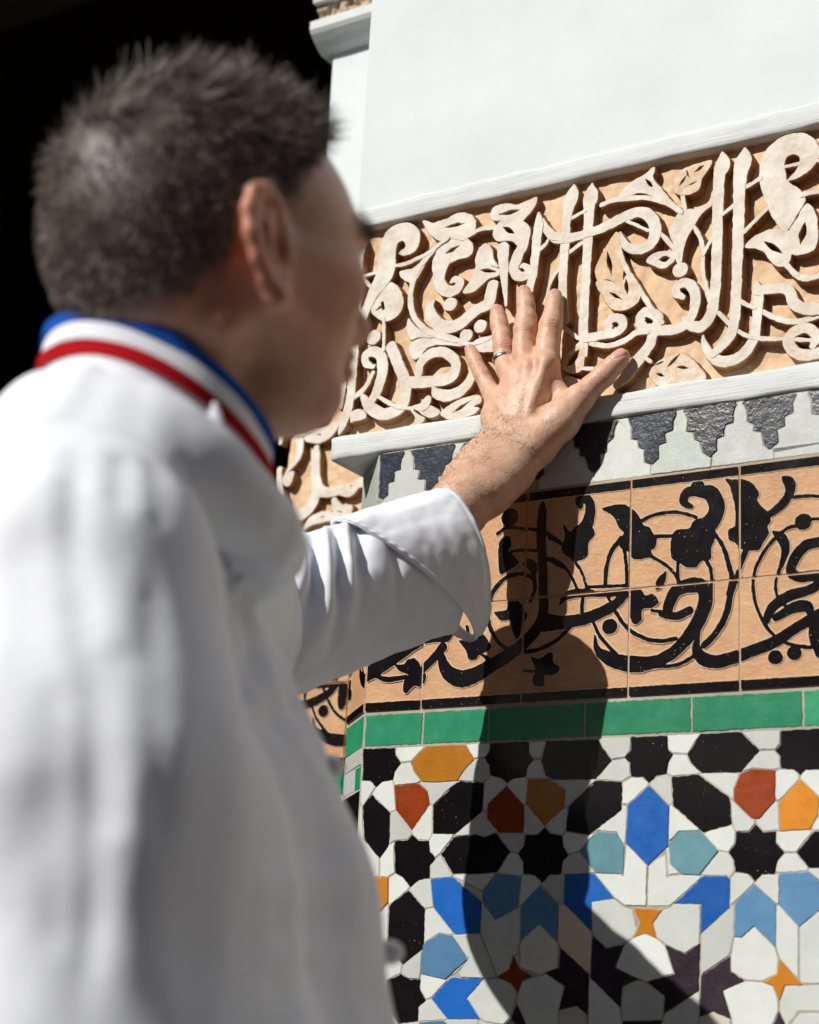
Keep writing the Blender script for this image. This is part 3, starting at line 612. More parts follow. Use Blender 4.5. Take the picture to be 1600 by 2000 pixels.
def band_tile(x0, x1, z0, z1, up_row, sh, seed, parent, frame=None, y=0.0, nm='script_tile', clear=None):
    lp = rough_loop(rect(x0+.0007, x1-.0007, z0, z1), seed=seed, amp=.00035)
    t = loop_tile(nm, lp, M['terra'], parent, y0=y, seed=seed+200, tilt=.0015, frame=frame, bev=.0005)
    xs = np.arange(x0-.001, x1+.002, STEP); zs = np.arange(z0-.002, z1+.003, STEP); X, Zz = np.meshgrid(xs, zs, indexing='ij')
    d = band_field(X, Zz, sh)
    d = d+.0004*vnoise(X*260, Zz*260, seed=seed)
    if up_row: st = (ZB1-.0012-stripe)-Zz
    else: st = Zz-(ZB0+.0012+stripe)
    d = np.where((Zz > ZB1-stripe-.0030) | (Zz < ZB0+stripe+.0030), np.maximum(d, .002), d)
    d = np.minimum(d, st+.0003*vnoise(X*300, Zz*300, seed=seed+9))
    bx = np.maximum(np.maximum(x0+.0016-X, X-x1+.0016), np.maximum(z0+.0010-Zz, Zz-z1+.0010))
    raised('glaze_motif', np.maximum(d, bx), xs, zs, y, .0013, M['k'], t, frame=frame)
    raised('scraped_edge', np.maximum(d-.0011, bx), xs, zs, y, .0007, M['edge'], t, frame=frame)
for i in range(len(bX)-1):
    sh = 0.0 if i < 6 else .355
    if i == 0:
        band_tile(bX[0], bX[1], ZB0+.0008, ZS-.0006, False, 0, 1, pier); band_tile(bX[0], bX[1], ZS+.0006, ZB1-.0008, True, .2, 2, pier); continue
    shu = 0.0
    band_tile(bX[i], bX[i+1], ZB0+.0008, ZS-.0006, False, sh if i < 5 else .355, i*2+11, pier)
    band_tile(bX[i], bX[i+1], ZS+.0006, ZB1-.0008, True, shu if i < 5 else .355, i*2+12, pier)
for up_row, z0, z1 in ((False, ZB0+.0008, ZS-.0006), (True, ZS+.0006, ZB1-.0008)):
    band_tile(XC-CL+.001, XC-.0012, z0, z1, up_row, -.31, 60+up_row, pier, frame=cham)

# ---------------------------------------------------------------- stepped merlon course
mer = np.array([(740,240),(752,228),(885,207),(1018,187),(1026,203),(1006,240),(1006,296),(962,318),(962,370),(922,384),(925,452),(885,490),(845,466),(836,400),(800,396),(798,352),(760,346),(758,280)], float)
mw = to_wall(Z5, mer); tip = to_wall(Z5, [(885,490)])[0]; mw -= tip
mw[:, 0] = mw[:, 0]; zt = 1.7738; PITCH = .0656
tops = ZM1-.0012-(zt)
mw[:, 1] *= tops/mw[:, 1].max()
mw[1:4, 1] = tops                                       # level top edge
x_t = [-.6405+PITCH*k for k in range(-7, 22)]
merl = []
for k, xt in enumerate(x_t):
    P = mw.copy(); rs = np.random.default_rng(k); P += rs.normal(0, .0007, P.shape); P[1:4, 1] = tops-abs(rs.normal(0, .0006)); P = P*np.array([1+rs.normal(0, .03), 1])+np.array([xt+rs.normal(0, .0012), zt])
    P[:, 0] = np.maximum(P[:, 0], XC+.0012)
    if P[:, 0].max() < XC+.01: merl.append(None); continue
    keep = [0]
    for q in range(1, len(P)):
        if np.linalg.norm(P[q]-P[keep[-1]]) > .0008: keep.append(q)
    P = P[keep]; merl.append(P)
    loop_tile('merlon_tile', rough_loop(P, step=.0022, amp=.0007, seed=k+5), M['merlon'], pier, t=.0004, seed=k+300, tilt=.018)
def flood(mask):
    lab = np.zeros(mask.shape, int); n = 0; nx, nz = mask.shape; mk = mask.copy()
    for i0, j0 in zip(*np.nonzero(mask)):
        if lab[i0, j0]: continue
        n += 1; st = [(i0, j0)]; lab[i0, j0] = n
        while st:
            i, j = st.pop()
            for a, b in ((i+1, j), (i-1, j), (i, j+1), (i, j-1)):
                if 0 <= a < nx and 0 <= b < nz and mk[a, b] and not lab[a, b]: lab[a, b] = n; st.append((a, b))
    return lab, n
def loops_from(S, V):
    nxt = {a: b for a, b in S}; out = []; seen = set()
    for a in list(nxt):
        if a in seen: continue
        lp = []; c = a
        while c in nxt and c not in seen: seen.add(c); lp.append(c); c = nxt[c]
        if len(lp) > 4: out.append(V[lp])
    return out
def simplify(P, tol):
    P = np.asarray(P); n = len(P)
    if n < 8: return P
    i0 = 0; i1 = int(np.argmax(np.linalg.norm(P-P[0], axis=1)))
    def dp(idx):
        if len(idx) < 3: return idx[:1]
        a, b = P[idx[0]], P[idx[-1]]; d = b-a; L = np.linalg.norm(d)+1e-12; q = P[idx[1:-1]]-a
        dist = np.abs(q[:, 0]*d[1]-q[:, 1]*d[0])/L; k = int(np.argmax(dist))
        if dist[k] < tol: return idx[:1]
        return dp(idx[:k+2])+dp(idx[k+1:])
    A = list(range(i0, i1+1)); B = list(range(i1, n))+[0]
    return P[dp(A)+dp(B)]
def field_pieces(name, X0, X1, Zl, Zh, polys, segs, gp, gs, mats, parent, step=.0009, amin=2.5e-5, pick=None, seed=0):
    """white pieces = what the coloured pieces and the joint lines leave over"""
    xs = np.arange(X0, X1, step); zs = np.arange(Zl, Zh, step); X, Zz = np.meshgrid(xs, zs, indexing='ij')
    f = np.minimum(np.minimum(X-X0-.0012, X1-X-.0012), np.minimum(Zz-Zl-.0012, Zh-Zz-.0012))
    wob = .0003*vnoise(X*210, Zz*210, seed=seed)+.0002*vnoise(X*600, Zz*600, seed=seed+1)
    def local(P, m, fn):
        i0, i1 = np.searchsorted(xs, [P[:, 0].min()-m, P[:, 0].max()+m]); j0, j1 = np.searchsorted(zs, [P[:, 1].min()-m, P[:, 1].max()+m])
        if i1 > i0 and j1 > j0: f[i0:i1, j0:j1] = np.minimum(f[i0:i1, j0:j1], fn(X[i0:i1, j0:j1], Zz[i0:i1, j0:j1]))
    for P in polys: local(P, .012, lambda a, b: sd_poly(a, b, P)-gp)
    for S in segs:
        Q = np.column_stack([S, np.full(len(S), gs*2)]); local(S, .012, lambda a, b: sd_stroke(a, b, Q))
    f = f-wob; lab, n = flood(f > 0); k = 0
    for c in range(1, n+1):
        m = lab == c
        if m.sum()*step*step < amin: continue
        I = np.nonzero(m); a0, a1, b0, b1 = max(I[0].min()-2, 0), I[0].max()+3, max(I[1].min()-2, 0), I[1].max()+3
        mm = m[a0:a1, b0:b1]; dil = mm.copy(); dil[1:] |= mm[:-1]; dil[:-1] |= mm[1:]; d2 = dil.copy(); d2[:, 1:] |= dil[:, :-1]; d2[:, :-1] |= dil[:, 1:]
        g = np.where(mm, -f[a0:a1, b0:b1], np.where(d2, np.maximum(-f[a0:a1, b0:b1], 1e-5), .001))
        V, F, S = contour_fill(g, xs[a0:a1], zs[b0:b1]); lps = loops_from(S, V)
        if not lps: continue
        lp = simplify(max(lps, key=len), .00018)
        if len(lp) < 4: continue
        ctr = lp.mean(0); mt = pick(ctr, c) if pick else mats[int(rng.integers(len(mats)))]
        loop_tile(name, lp, M[mt], parent, t=.0, seed=1000+seed+c, tilt=.007); k += 1
    return k
segs = []
for k, xt in enumerate(x_t): segs.append(np.array([(xt+.001*math.sin(k*3), zt+.001), (xt+.0015*math.sin(k*5), ZB1-.004)]))
field_pieces('merlon_gap_tile', XC+.0005, .9, ZB1+.0006, ZM1-.0004, [p for p in merl if p is not None], segs, .0009, .0005, ['w2', 'w2', 'w2', 'w'], pier, seed=50, amin=8e-5)

# ---------------------------------------------------------------- star mosaic
ZP6 = [('k',[(155,290),(345,288),(350,355),(382,408),(345,460),(335,510),(270,520),(232,555),(195,515),(152,512)]), ('y',[(445,400),(540,300),(735,282),(780,300),(832,385),(770,450),(730,515),(600,525),(515,520),(470,465)]),
 ('k',[(930,275),(1163,265),(1165,350),(1192,385),(1155,430),(1145,490),(1070,500),(1035,530),(1000,500),(930,480),(925,420),(895,375),(930,330)]), ('r',[(345,548),(490,533),(545,580),(560,660),(450,820),(355,695)]),
 ('k',[(745,520),(890,530),(880,700),(715,840),(580,838),(580,670),(690,560)]), ('r',[(1030,548),(1135,670),(1132,832),(985,833),(910,745),(915,660)]), ('y',[(1160,505),(1295,500),(1390,575),(1380,680),(1262,788),(1148,655)]),
 ('k',[(452,842),(490,880),(555,882),(560,945),(595,990),(562,1030),(558,1110),(495,1118),(440,1165),(400,1110),(350,1080),(345,950),(345,885),(425,878)]), ('k',[(625,965),(705,860),(840,845),(900,860),(965,835),(1050,950),(970,1075),(830,1085),(700,1088)]),
 ('k',[(1262,797),(1300,840),(1370,850),(1375,920),(1408,968),(1370,1010),(1362,1085),(1290,1090),(1243,1140),(1200,1090),(1130,1085),(1128,1010),(1098,960),(1135,910),(1142,845),(1220,845)]),
 ('k',[(205,600),(318,712),(312,905),(255,990),(160,880),(150,680)]), ('o',[(255,1105),(308,1108),(305,1260),(258,1315),(180,1260),(180,1108)]), ('k',[(430,1185),(528,1300),(522,1540),(395,1635),(305,1530),(312,1280)]),
 ('b',[(570,1118),(705,1108),(875,1255),(870,1450),(712,1455),(585,1290)]), ('s',[(965,1082),(1120,1098),(1100,1290),(960,1365),(885,1260),(880,1190)]), ('s',[(1235,1155),(1345,1270),(1340,1498),(1228,1390),(1115,1490),(1118,1275)]),
 ('s',[(515,1520),(620,1450),(695,1460),(792,1605),(655,1728),(508,1695)]), ('b',[(685,1720),(890,1725),(785,1845),(868,1972),(668,1970),(570,1845)]), ('k',[(385,1695),(430,1728),(500,1730),(500,1790),(535,1855),(490,1900),(485,1985),(370,2000),(290,1900),(300,1740)]),
 ('r',[(1072,1585),(1105,1660),(1188,1710),(1120,1745),(1098,1815),(1050,1745),(970,1715),(1045,1670)]), ('s',[(500,1990),(640,1980),(740,2080),(640,2180),(490,2110)]), ('n',[(1055,1960),(1090,1875),(1150,2010),(1060,2060),(1010,2010)])]
ZP7 = [('k',[(-72,385),(-40,265),(265,262),(352,385),(255,497),(0,502),(-45,480)]), ('k',[(265,505),(415,515),(410,685),(215,832),(78,810),(95,660)]), ('b',[(70,1070),(245,1065),(370,1215),(230,1235),(232,1410),(65,1245)]),
 ('n',[(-47,1662),(35,1635),(45,1512),(215,1672),(208,1915),(140,1860),(35,1885),(70,1742)]), ('k',[(470,245),(685,237),(690,320),(722,345),(690,400),(680,465),(620,480),(575,522),(540,485),(468,485),(462,400),(432,370),(468,330)]),
 ('k',[(810,350),(890,220),(1130,212),(1240,325),(1130,455),(895,460),(830,400)]), ('k',[(1370,200),(1600,195),(1720,192),(1715,270),(1750,310),(1715,360),(1710,435),(1640,440),(1600,470),(1550,438),(1485,475),(1450,440),(1370,435),(1365,360),(1335,325),(1365,290)][:8]+[(1520,440),(1485,475),(1450,440),(1370,435),(1365,360),(1335,325),(1365,290)]),
 ('b',[(578,537),(698,660),(692,900),(570,1018),(438,880),(450,655)]), ('k',[(715,485),(875,470),(1065,610),(1078,770),(905,818),(725,660)]), ('r',[(1090,560),(1125,465),(1205,435),(1335,445),(1335,625),(1240,735),(1195,735),(1088,630)]),
 ('o',[(1485,500),(1600,610),(1590,720),(1545,800),(1365,810),(1360,635)]), ('t',[(270,812),(380,820),(430,905),(422,1068),(260,1062),(158,930)]), ('t',[(700,880),(760,815),(885,810),(995,930),(880,1075),(775,1070),(710,1010)]),
 ('k',[(1220,768),(1265,815),(1338,812),(1340,880),(1390,940),(1350,985),(1330,1065),(1255,1070),(1215,1112),(1175,1065),(1095,1055),(1090,985),(1055,940),(1095,885),(1100,815),(1180,815)]), ('k',[(1462,940),(1570,810),(1750,800),(1830,930),(1750,1030),(1600,1035),(1540,1030)]),
 ('b',[(905,1080),(1040,1082),(1065,1100),(1062,1270),(888,1430),(890,1250),(725,1245),(790,1190)]), ('s',[(1210,1130),(1340,1250),(1338,1508),(1210,1380),(1130,1450),(1090,1445),(1095,1240)]), ('s',[(1365,1065),(1535,1055),(1600,1110),(1620,1270),(1480,1385),(1362,1255)]),
 ('o',[(485,1275),(655,1285),(600,1365),(622,1455),(552,1425),(485,1450),(525,1360)]), ('n',[(675,1495),(795,1550),(885,1490),(875,1770),(665,1910),(672,1800),(565,1718),(730,1670)]), ('n',[(240,1440),(320,1518),(425,1495),(372,1632),(510,1700),(415,1745),(405,1870),(225,1690)]),
 ('n',[(1065,1560),(1068,1655),(1152,1710),(1020,1770),(1072,1945),(965,1895),(880,1925),(890,1680)]), ('o',[(1360,1578),(1500,1735),(1395,1738),(1360,1830),(1325,1740),(1260,1718),(1350,1670)]), ('n',[(1360,1895),(1405,2000),(1500,2050),(1360,2060),(1310,2010)]), ('n',[(415,1955),(655,1950),(600,2080),(450,2080)])]
ZS6 = [((382,408),(445,400)),((832,385),(895,375)),((232,555),(205,600)),((335,512),(345,548)),((505,521),(490,533)),((730,515),(745,520)),((890,530),(930,480)),((560,660),(580,670)),((450,820),(452,842)),((318,712),(355,695)),((312,905),(345,890)),((580,838),(555,882)),((715,840),(705,860)),
 ((595,990),(625,965)),((1050,950),(1098,960)),((883,695),(912,700)),((1030,548),(1035,530)),((1135,670),(1148,655)),((985,833),(965,835)),((1132,832),(1142,845)),((1160,505),(1145,490)),((1295,500),(1275,487)),((1380,680),(1409,670)),((440,1165),(430,1185)),((558,1110),(570,1118)),((700,1088),(705,1108)),((1120,1095),(1130,1085)),
 ((350,1080),(308,1108)),((305,1260),(312,1280)),((528,1300),(585,1290)),((522,1540),(515,1520)),((712,1455),(695,1460)),((875,1255),(885,1260)),((870,1450),(970,1715)),((792,1605),(735,1690),(655,1728)),((890,1725),(970,1715)),((735,1690),(745,1715)),((1100,1290),(1118,1275)),((1115,1490),(1098,1570),(1072,1585)),((1340,1498),(1355,1540)),((1105,1660),(1110,1560),(1098,1570)),((1105,1655),(1235,1705),(1265,1690)),((1188,1710),(1240,1703)),((1098,1815),(1090,1875)),((868,1972),(900,1992),(1010,2010)),((1055,1960),(1098,1815)),
 ((535,1855),(570,1845)),((655,1728),(685,1720)),((500,1730),(508,1695)),((395,1635),(385,1695)),((485,1985),(500,1990)),((668,1970),(650,1980)),((255,990),(255,1105)),((1243,1140),(1235,1155)),((880,1190),(705,1108)),((1345,1650),(1350,1540)),((150,680),(130,640)),((345,355),(360,290)),((540,300),(560,285)),((1192,385),(1240,378)),((370,2000),(370,2300)),((640,2180),(640,2400)),((1030,2050),(1030,2300)),((860,1985),(860,2300))]
ZS7 = [((94,953),(158,930)),((55,835),(78,810)),((352,385),(432,370)),((722,345),(810,350)),((1240,325),(1335,325)),((255,497),(265,505)),((468,485),(415,515)),((680,465),(715,485)),((895,460),(875,470)),((1130,455),(1125,465)),((1370,435),(1335,445)),((1485,475),(1485,500)),((575,522),(578,537)),((412,650),(450,655)),((698,660),(722,645)),((1065,610),(1088,630)),((1335,625),(1360,635)),
 ((215,832),(270,812)),((438,880),(430,905)),((692,900),(700,880)),((905,818),(885,810)),((1078,770),(1100,815)),((1218,735),(1220,768)),((1365,810),(1338,812)),((1545,800),(1570,810)),((1390,940),(1462,940)),((1055,940),(995,930)),((1095,1055),(1065,1095)),((1215,1112),(1210,1130)),((1330,1065),(1365,1065)),((1540,1030),(1535,1055)),((260,1062),(245,1065)),((422,1068),(437,905)),((690,1080),(680,940)),((570,1018),(566,1140),(565,1265)),((370,1215),(430,1262),(565,1266),(700,1268),(725,1245)),
 ((775,1070),(690,1078)),((880,1075),(905,1080)),((485,1450),(425,1495)),((485,1275),(440,1264)),((622,1455),(675,1495)),((655,1285),(700,1268)),((888,1430),(885,1490)),((510,1700),(565,1718)),((1062,1265),(1095,1245)),((1090,1445),(1070,1555)),((885,1490),(888,1680)),((1068,1655),(1065,1560)),((1338,1508),(1360,1578)),((1152,1710),(1260,1718)),((1340,1250),(1362,1255)),((1500,1735),(1750,1728)),((1360,1830),(1360,1895)),((1072,1945),(1090,2010),(1310,2010)),((232,1410),(240,1440)),((225,1690),(215,1672)),((65,1245),(32,1250)),((27,1475),(45,1512)),((48,1068),(70,1070)),
 ((405,1870),(415,1950)),((665,1910),(655,1950)),((875,1770),(889,1680)),((880,1925),(872,1990)),((1600,610),(1750,600)),((1590,720),(1700,740)),((1600,1110),(1750,1100)),((1620,1270),(1750,1300)),((208,1915),(208,2300)),((485,1300),(500,1380)),((450,2080),(450,2300)),((600,2080),(600,2300)),((872,1985),(872,2300)),((1072,1945),(1072,2300)),((1310,2010),(1310,2300)),((1405,2000),(1480,1900),(1640,1900)),((1480,2050),(1480,2300)),((35,1885),(20,2300)),((1480,1385),(1480,1730))]
zpoly = []; zseg = []
for T, L in ((Z6, ZP6), (Z7, ZP7)):
    for i, (c, p) in enumerate(L): zpoly.append((c, to_wall(T, p)))
for T, L in ((Z6, ZS6), (Z7, ZS7)):
    for s in L:
        q = to_wall(T, s); a = q[0]-q[1]; b = q[-1]-q[-2]
        q[0] += a/np.linalg.norm(a)*.0016; q[-1] += b/np.linalg.norm(b)*.0016; zseg.append(q)
XM1 = -.5
zpoly = [(c, p) for c, p in zpoly if p[:, 0].min() < XM1-.004]
for k, (c, P) in enumerate(zpoly):
    P = P.copy(); P[:, 0] = np.clip(P[:, 0], XC+.0015, XM1-.001); P[:, 1] = np.minimum(P[:, 1], ZG0-.0012); zpoly[k] = (c, P)
for k, (c, P) in enumerate(zpoly):
    loop_tile('mosaic_tile', rough_loop(P, step=.003, amp=.00055 if c == 'k' else .0004, seed=k), M[c], pier, t=.0001, seed=k, tilt=.008)
def wpick(ctr, c):
    tan = to_wall(Z7, [(140,1460)])[0]; tan2 = to_wall(Z7, [(790,1880)])[0]
    if np.hypot(*(ctr-tan)) < .02 or np.hypot(*(ctr-tan2)) < .016: return 'p'
    return 'c' if (ctr[1] < 1.33 and rng.random() < .15) else 'w'
nw = field_pieces('mosaic_filler_tile', XC+.0008, XM1, 1.185, ZG0-.0002, [p for c, p in zpoly], zseg, .0007, .0009, ['w'], pier, pick=wpick, seed=90)
# below and right of the frame the mosaic simply goes on: the same pieces again, as one part
def mosaic_beyond():
    V = []; F = []; MI = []; mats = []
    for dx, dz in ((0, -(ZG0-1.185)), (XM1-XC, 0), (XM1-XC, -(ZG0-1.185)), (2*(XM1-XC), 0), (2*(XM1-XC), -(ZG0-1.185))):
        for P, mt in MOS0:
            if mt not in mats: mats.append(mt)
            a = 0.5*np.sum(P[:, 0]*np.roll(P[:, 1], -1)-np.roll(P[:, 0], -1)*P[:, 1]); Q = (P if a > 0 else P[::-1])+np.array([dx, dz]); n = len(V); m = len(Q)
            V += [(x, 0.0, z) for x, z in Q]+[(x, .0035, z) for x, z in Q]
            F.append(tuple(range(n, n+m))); MI.append(mats.index(mt))
            for i in range(m): F.append((n+m+i, n+m+(i+1) % m, n+(i+1) % m, n+i)); MI.append(mats.index(mt))
    o = mesh_obj('mosaic_field', V, F, mats, pier); o.data.polygons.foreach_set('material_index', np.array(MI, np.int32)); o['kind'] = 'stuff'
MOS0 = list(MOS); mosaic_beyond()
box('plaster_dado', XC+.004, XR, .0002, .0035, .0, .874, M['w'], parent=pier)

# ---------------------------------------------------------------- recessed pier behind
far = thing('recessed_pier', 'set back narrow pier with cream calligraphy panel between the man and the front pier', 'wall', (-1.26, YB, 0))
XL2 = W(545, 1000, YB)[0]
box('tile_dado', XL2+.05, XC-CH-.002, YB+.003, YB+1.2, 0, ZM1, M['grout'], parent=far)
rough_box('lower_ledge', XL2-.004, XC-CH-.001, YB-.003, YB+.2, ZM1, ZL1, M['ledge_white'], far, seed=13)
ff = frieze_ground(XL2, XC-CH-.002, ZL1-.003, ZF1+.003, YB+.013, far)
box('frieze_backing', XL2+.002, XC-CH-.002, YB+.016, YB+.30, ZL1-.003, ZF1+.003, M['wall_white'], parent=far)
rough_box('upper_ledge', XL2, XC-CH-.001, YB-.002, YB+.2, ZF1, ZU1, M['ledge_white'], far, seed=14)
for p, h in (([(650,500,60),(640,600,108),(640,750,112),(645,900,118),(690,1040,125),(800,1078,112),(950,1045,112),(1080,1045,150),(1180,960,112),(1320,935,112)], ([(1103,985,26),(1106,1020,22)],)),
             ([(645,950,112),(640,1120,116),(560,1280,122),(430,1370,130),(290,1370,125),(195,1280,112),(172,1130,92),(165,950,70),(170,780,60)], ()),
             ([(330,830,50),(280,890,130),(270,930,110)], ()), ([(380,300,40),(430,400,84),(440,520,76),(400,640,62),(310,750,46),(250,830,20)], ([(390,460,20),(370,560,30),(300,700,8)],)),
             ([(560,330,150),(700,330,180),(830,270,130),(930,180,60)], ([(640,330,20),(700,320,36)],)), ([(880,1180,60),(930,1290,130),(1040,1330,130),(1080,1290,80)], ([(910,1310,12),(980,1335,36)],)), ([(470,1560,20),(600,1440,100),(760,1390,120),(900,1400,60)], ([(650,1410,12),(740,1390,24)],)),
             ([(400,330,30),(480,300,60),(600,250,40)], ()), ([(180,430,40),(210,250,60),(330,60,60),(480,-100,60)], ()), ([(1100,-300,90),(1090,100,90),(1080,420,90)], ()), ([(700,-700,80),(720,-200,90),(650,150,90)], ())):
    carve_stroke(Z8, p, ff, y=YB, holes=h, step=.0012) if False else relief('carved_letter', (lambda S, Hs: (lambda X, Zz: np.maximum.reduce([sd_stroke(X, Zz, S)]+[-sd_stroke(X, Zz, q) for q in Hs])))(stroke_pts(Z8, p, YB), [stroke_pts(Z8, q, YB) for q in h]), bounds(stroke_pts(Z8, p, YB)), YB+.013, .013, ff, .95, step=.0013, seed=int(p[0][0]))
# band tiles of the recessed pier
x0b, x1b = XL2+.05, XC-CH-.003; w3 = (x1b-x0b)/3
for i in range(3):
    for up_row, z0, z1 in ((False, ZB0+.0008, ZS-.0006), (True, ZS+.0006, ZB1-.0008)):
        band_tile(x0b+w3*i, x0b+w3*(i+1), z0, z1, up_row, x0b-bX[2]-.05, 80+i*2+up_row, far, y=YB)
    loop_tile('green_tile', rough_loop(rect(x0b+w3*i+.001, x0b+w3*(i+1)-.001, ZG0+.001, ZG1-.001), seed=i), M['g'], far, y0=YB, seed=i)
box('mosaic_ground', x0b, x1b, YB+.0005, YB+.0028, .0, ZG0-.001, M['w'], parent=far); box('merlon_ground', x0b, x1b, YB+.0005, YB+.0028, ZB1+.001, ZM1-.001, M['w2'], parent=far)
# plaster shaft and, above it, a moulding with carved stucco
XP2 = W(645, 150, YB)[0]
ZMo = W(690, 92, YB)[2]                     # underside of the moulding
o = uneven_wall('plaster_wall', XP2, XU+.02, YB+.004, 1.2, ZU1-.002, ZMo+.01, M['wall_white'], far, nx=20, nz=20, seed=21); o.data.polygons.foreach_set('use_smooth', np.ones(len(o.data.polygons), bool))
zA, zB_ = W(720, 52, YB-.03)[2], W(720, 27, YB-.03)[2]
XM2 = W(603, 85, YB-.035)[0]
def sweep_x(name, prof, x0, x1, mat, parent):
    n = len(prof); V = [(x, y, z) for x in (x0, x1) for y, z in prof]; F = [(i, i+n, (i+1) % n+n, (i+1) % n) for i in range(n)]+[tuple(range(n))[::-1], tuple(range(n, 2*n))]
    return mesh_obj(name, V, F, mat, parent)
mo = [(YB+.3, ZMo), (YB, ZMo), (YB-.010, ZMo+.004), (YB-.022, ZMo+.012), (YB-.031, ZMo+.020), (YB-.035, ZMo+.026), (YB-.035, ZMo+.040), (YB-.030, ZMo+.044), (YB+.3, ZMo+.044)]
sweep_x('moulding', mo, XM2, XU+.03, M['ledge_white'], far)
stz = ZMo+.044
M['stucco'] = plaster('carved_stucco', (.58, .45, .33), .9, (500, 1.0), .2)
def stucco_band(z0, z1, seed, nm, y):
    xs = np.arange(XM2+.004, XU+.03, .0016); zs = np.arange(z0, z1, .0016); X, Zz = np.meshgrid(xs, zs, indexing='ij')
    h = np.clip(1.4*vnoise(X*85, Zz*85, seed=seed)+.7*vnoise(X*190, Zz*190, seed=seed+1), -.6, .5)*.007
    nx, nz = X.shape; I = np.arange(nx*nz).reshape(nx, nz); F = np.stack([I[:-1, :-1], I[1:, :-1], I[1:, 1:], I[:-1, 1:]], -1).reshape(-1, 4)
    return mesh_obj(nm, np.stack([X, y-h, Zz], -1).reshape(-1, 3), F, M['stucco'], far, smooth=True)
stucco_band(stz-.001, stz+.030, 61, 'stucco_scrollwork', YB-.022)
sweep_x('fillet', [(YB+.3, stz+.028), (YB-.034, stz+.028), (YB-.036, stz+.034), (YB-.030, stz+.038), (YB+.3, stz+.038)], XM2+.002, XU+.03, M['ledge_white'], far)
box('stucco_block', XM2+.006, XU+.02, YB-.016, YB+1.2, stz-.002, 4.6, M['stucco'], parent=far)
for k in range(46):    # fluted stucco above the fillet
    xk = XM2+.008+k*.0066
    sweep_x('stucco_flute', [(YB-.014, stz+.038), (YB-.024, stz+.040), (YB-.026, stz+.150), (YB-.014, stz+.152)], xk, xk+.0042, M['stucco'], far)

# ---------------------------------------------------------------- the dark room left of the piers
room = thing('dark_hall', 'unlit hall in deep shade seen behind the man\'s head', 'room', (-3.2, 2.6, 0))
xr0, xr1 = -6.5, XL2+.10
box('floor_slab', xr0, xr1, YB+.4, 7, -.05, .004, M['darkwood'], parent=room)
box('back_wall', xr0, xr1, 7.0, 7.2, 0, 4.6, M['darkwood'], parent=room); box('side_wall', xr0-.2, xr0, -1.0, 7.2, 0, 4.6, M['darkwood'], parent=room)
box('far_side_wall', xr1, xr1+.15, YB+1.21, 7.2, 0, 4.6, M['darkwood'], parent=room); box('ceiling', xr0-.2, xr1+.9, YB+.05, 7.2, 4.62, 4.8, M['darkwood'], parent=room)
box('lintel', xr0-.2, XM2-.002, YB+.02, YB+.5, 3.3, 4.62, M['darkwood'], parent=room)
# ---------------------------------------------------------------- body modelling: distance fields -> one continuous skin
class Field:
    def __init__(self, lo, hi, h):
        self.lo = np.array(lo, float); self.h = h; self.n = np.ceil((np.array(hi)-self.lo)/h).astype(int)+1
        self.F = np.full(tuple(self.n), .05, np.float32)
    def sub(self, lo, hi, m):
        a = np.clip(np.floor((np.minimum(lo, hi)-m-self.lo)/self.h).astype(int), 0, self.n-1); b = np.clip(np.ceil((np.maximum(lo, hi)+m-self.lo)/self.h).astype(int)+1, 1, self.n)
        if np.any(b <= a): return None
        ax = [self.lo[k]+self.h*np.arange(a[k], b[k]) for k in range(3)]
        return tuple(slice(a[k], b[k]) for k in range(3)), ax[0][:, None, None], ax[1][None, :, None], ax[2][None, None, :]
    def put(self, s, d, k, sub=False):
        a = self.F[s]
        if sub: d = -d
        if k <= 0: self.F[s] = np.maximum(a, d) if sub else np.minimum(a, d); return
        if sub:
            h = np.clip(.5-.5*(a-d)/k, 0, 1); self.F[s] = a+(d-a)*h+k*h*(1-h)
        else:
            h = np.clip(.5+.5*(a-d)/k, 0, 1); self.F[s] = a+(d-a)*h-k*h*(1-h)
    def cone(self, a, b, ra, rb, k=.006, sub=False, m=.012):
        a = np.asarray(a, float); b = np.asarray(b, float); r = max(ra, rb); q = self.sub(np.minimum(a, b)-r, np.maximum(a, b)+r, m+k)
        if q is None: return
        s, X, Y, Z = q; ba = b-a; L2 = ba@ba+1e-12
        t = np.clip(((X-a[0])*ba[0]+(Y-a[1])*ba[1]+(Z-a[2])*ba[2])/L2, 0, 1)
        d = np.sqrt((X-a[0]-t*ba[0])**2+(Y-a[1]-t*ba[1])**2+(Z-a[2]-t*ba[2])**2)-(ra+(rb-ra)*t)
        self.put(s, d, k, sub)
    def chain(self, P, k=.006, **kw):
        for (a, ra), (b, rb) in zip(P[:-1], P[1:]): self.cone(a, b, ra, rb, k, **kw)
    def ell(self, c, R3, B, k=.006, sub=False, m=.012):
        """ellipsoid with radii R3 along the rows of B"""
        c = np.asarray(c, float); R3 = np.asarray(R3, float); ext = np.abs(B.T*R3).max(1)+0*c; ext = np.sqrt(((B*R3[:, None])**2).sum(0))
        q = self.sub(c-ext, c+ext, m+k)
        if q is None: return
        s, X, Y, Z = q; x, y, z = X-c[0], Y-c[1], Z-c[2]
        u = [B[i, 0]*x+B[i, 1]*y+B[i, 2]*z for i in range(3)]
        k0 = np.sqrt(sum((u[i]/R3[i])**2 for i in range(3))); k1 = np.sqrt(sum((u[i]/R3[i]**2)**2 for i in range(3)))
        self.put(s, k0*(k0-1)/np.maximum(k1, 1e-6), k, sub)
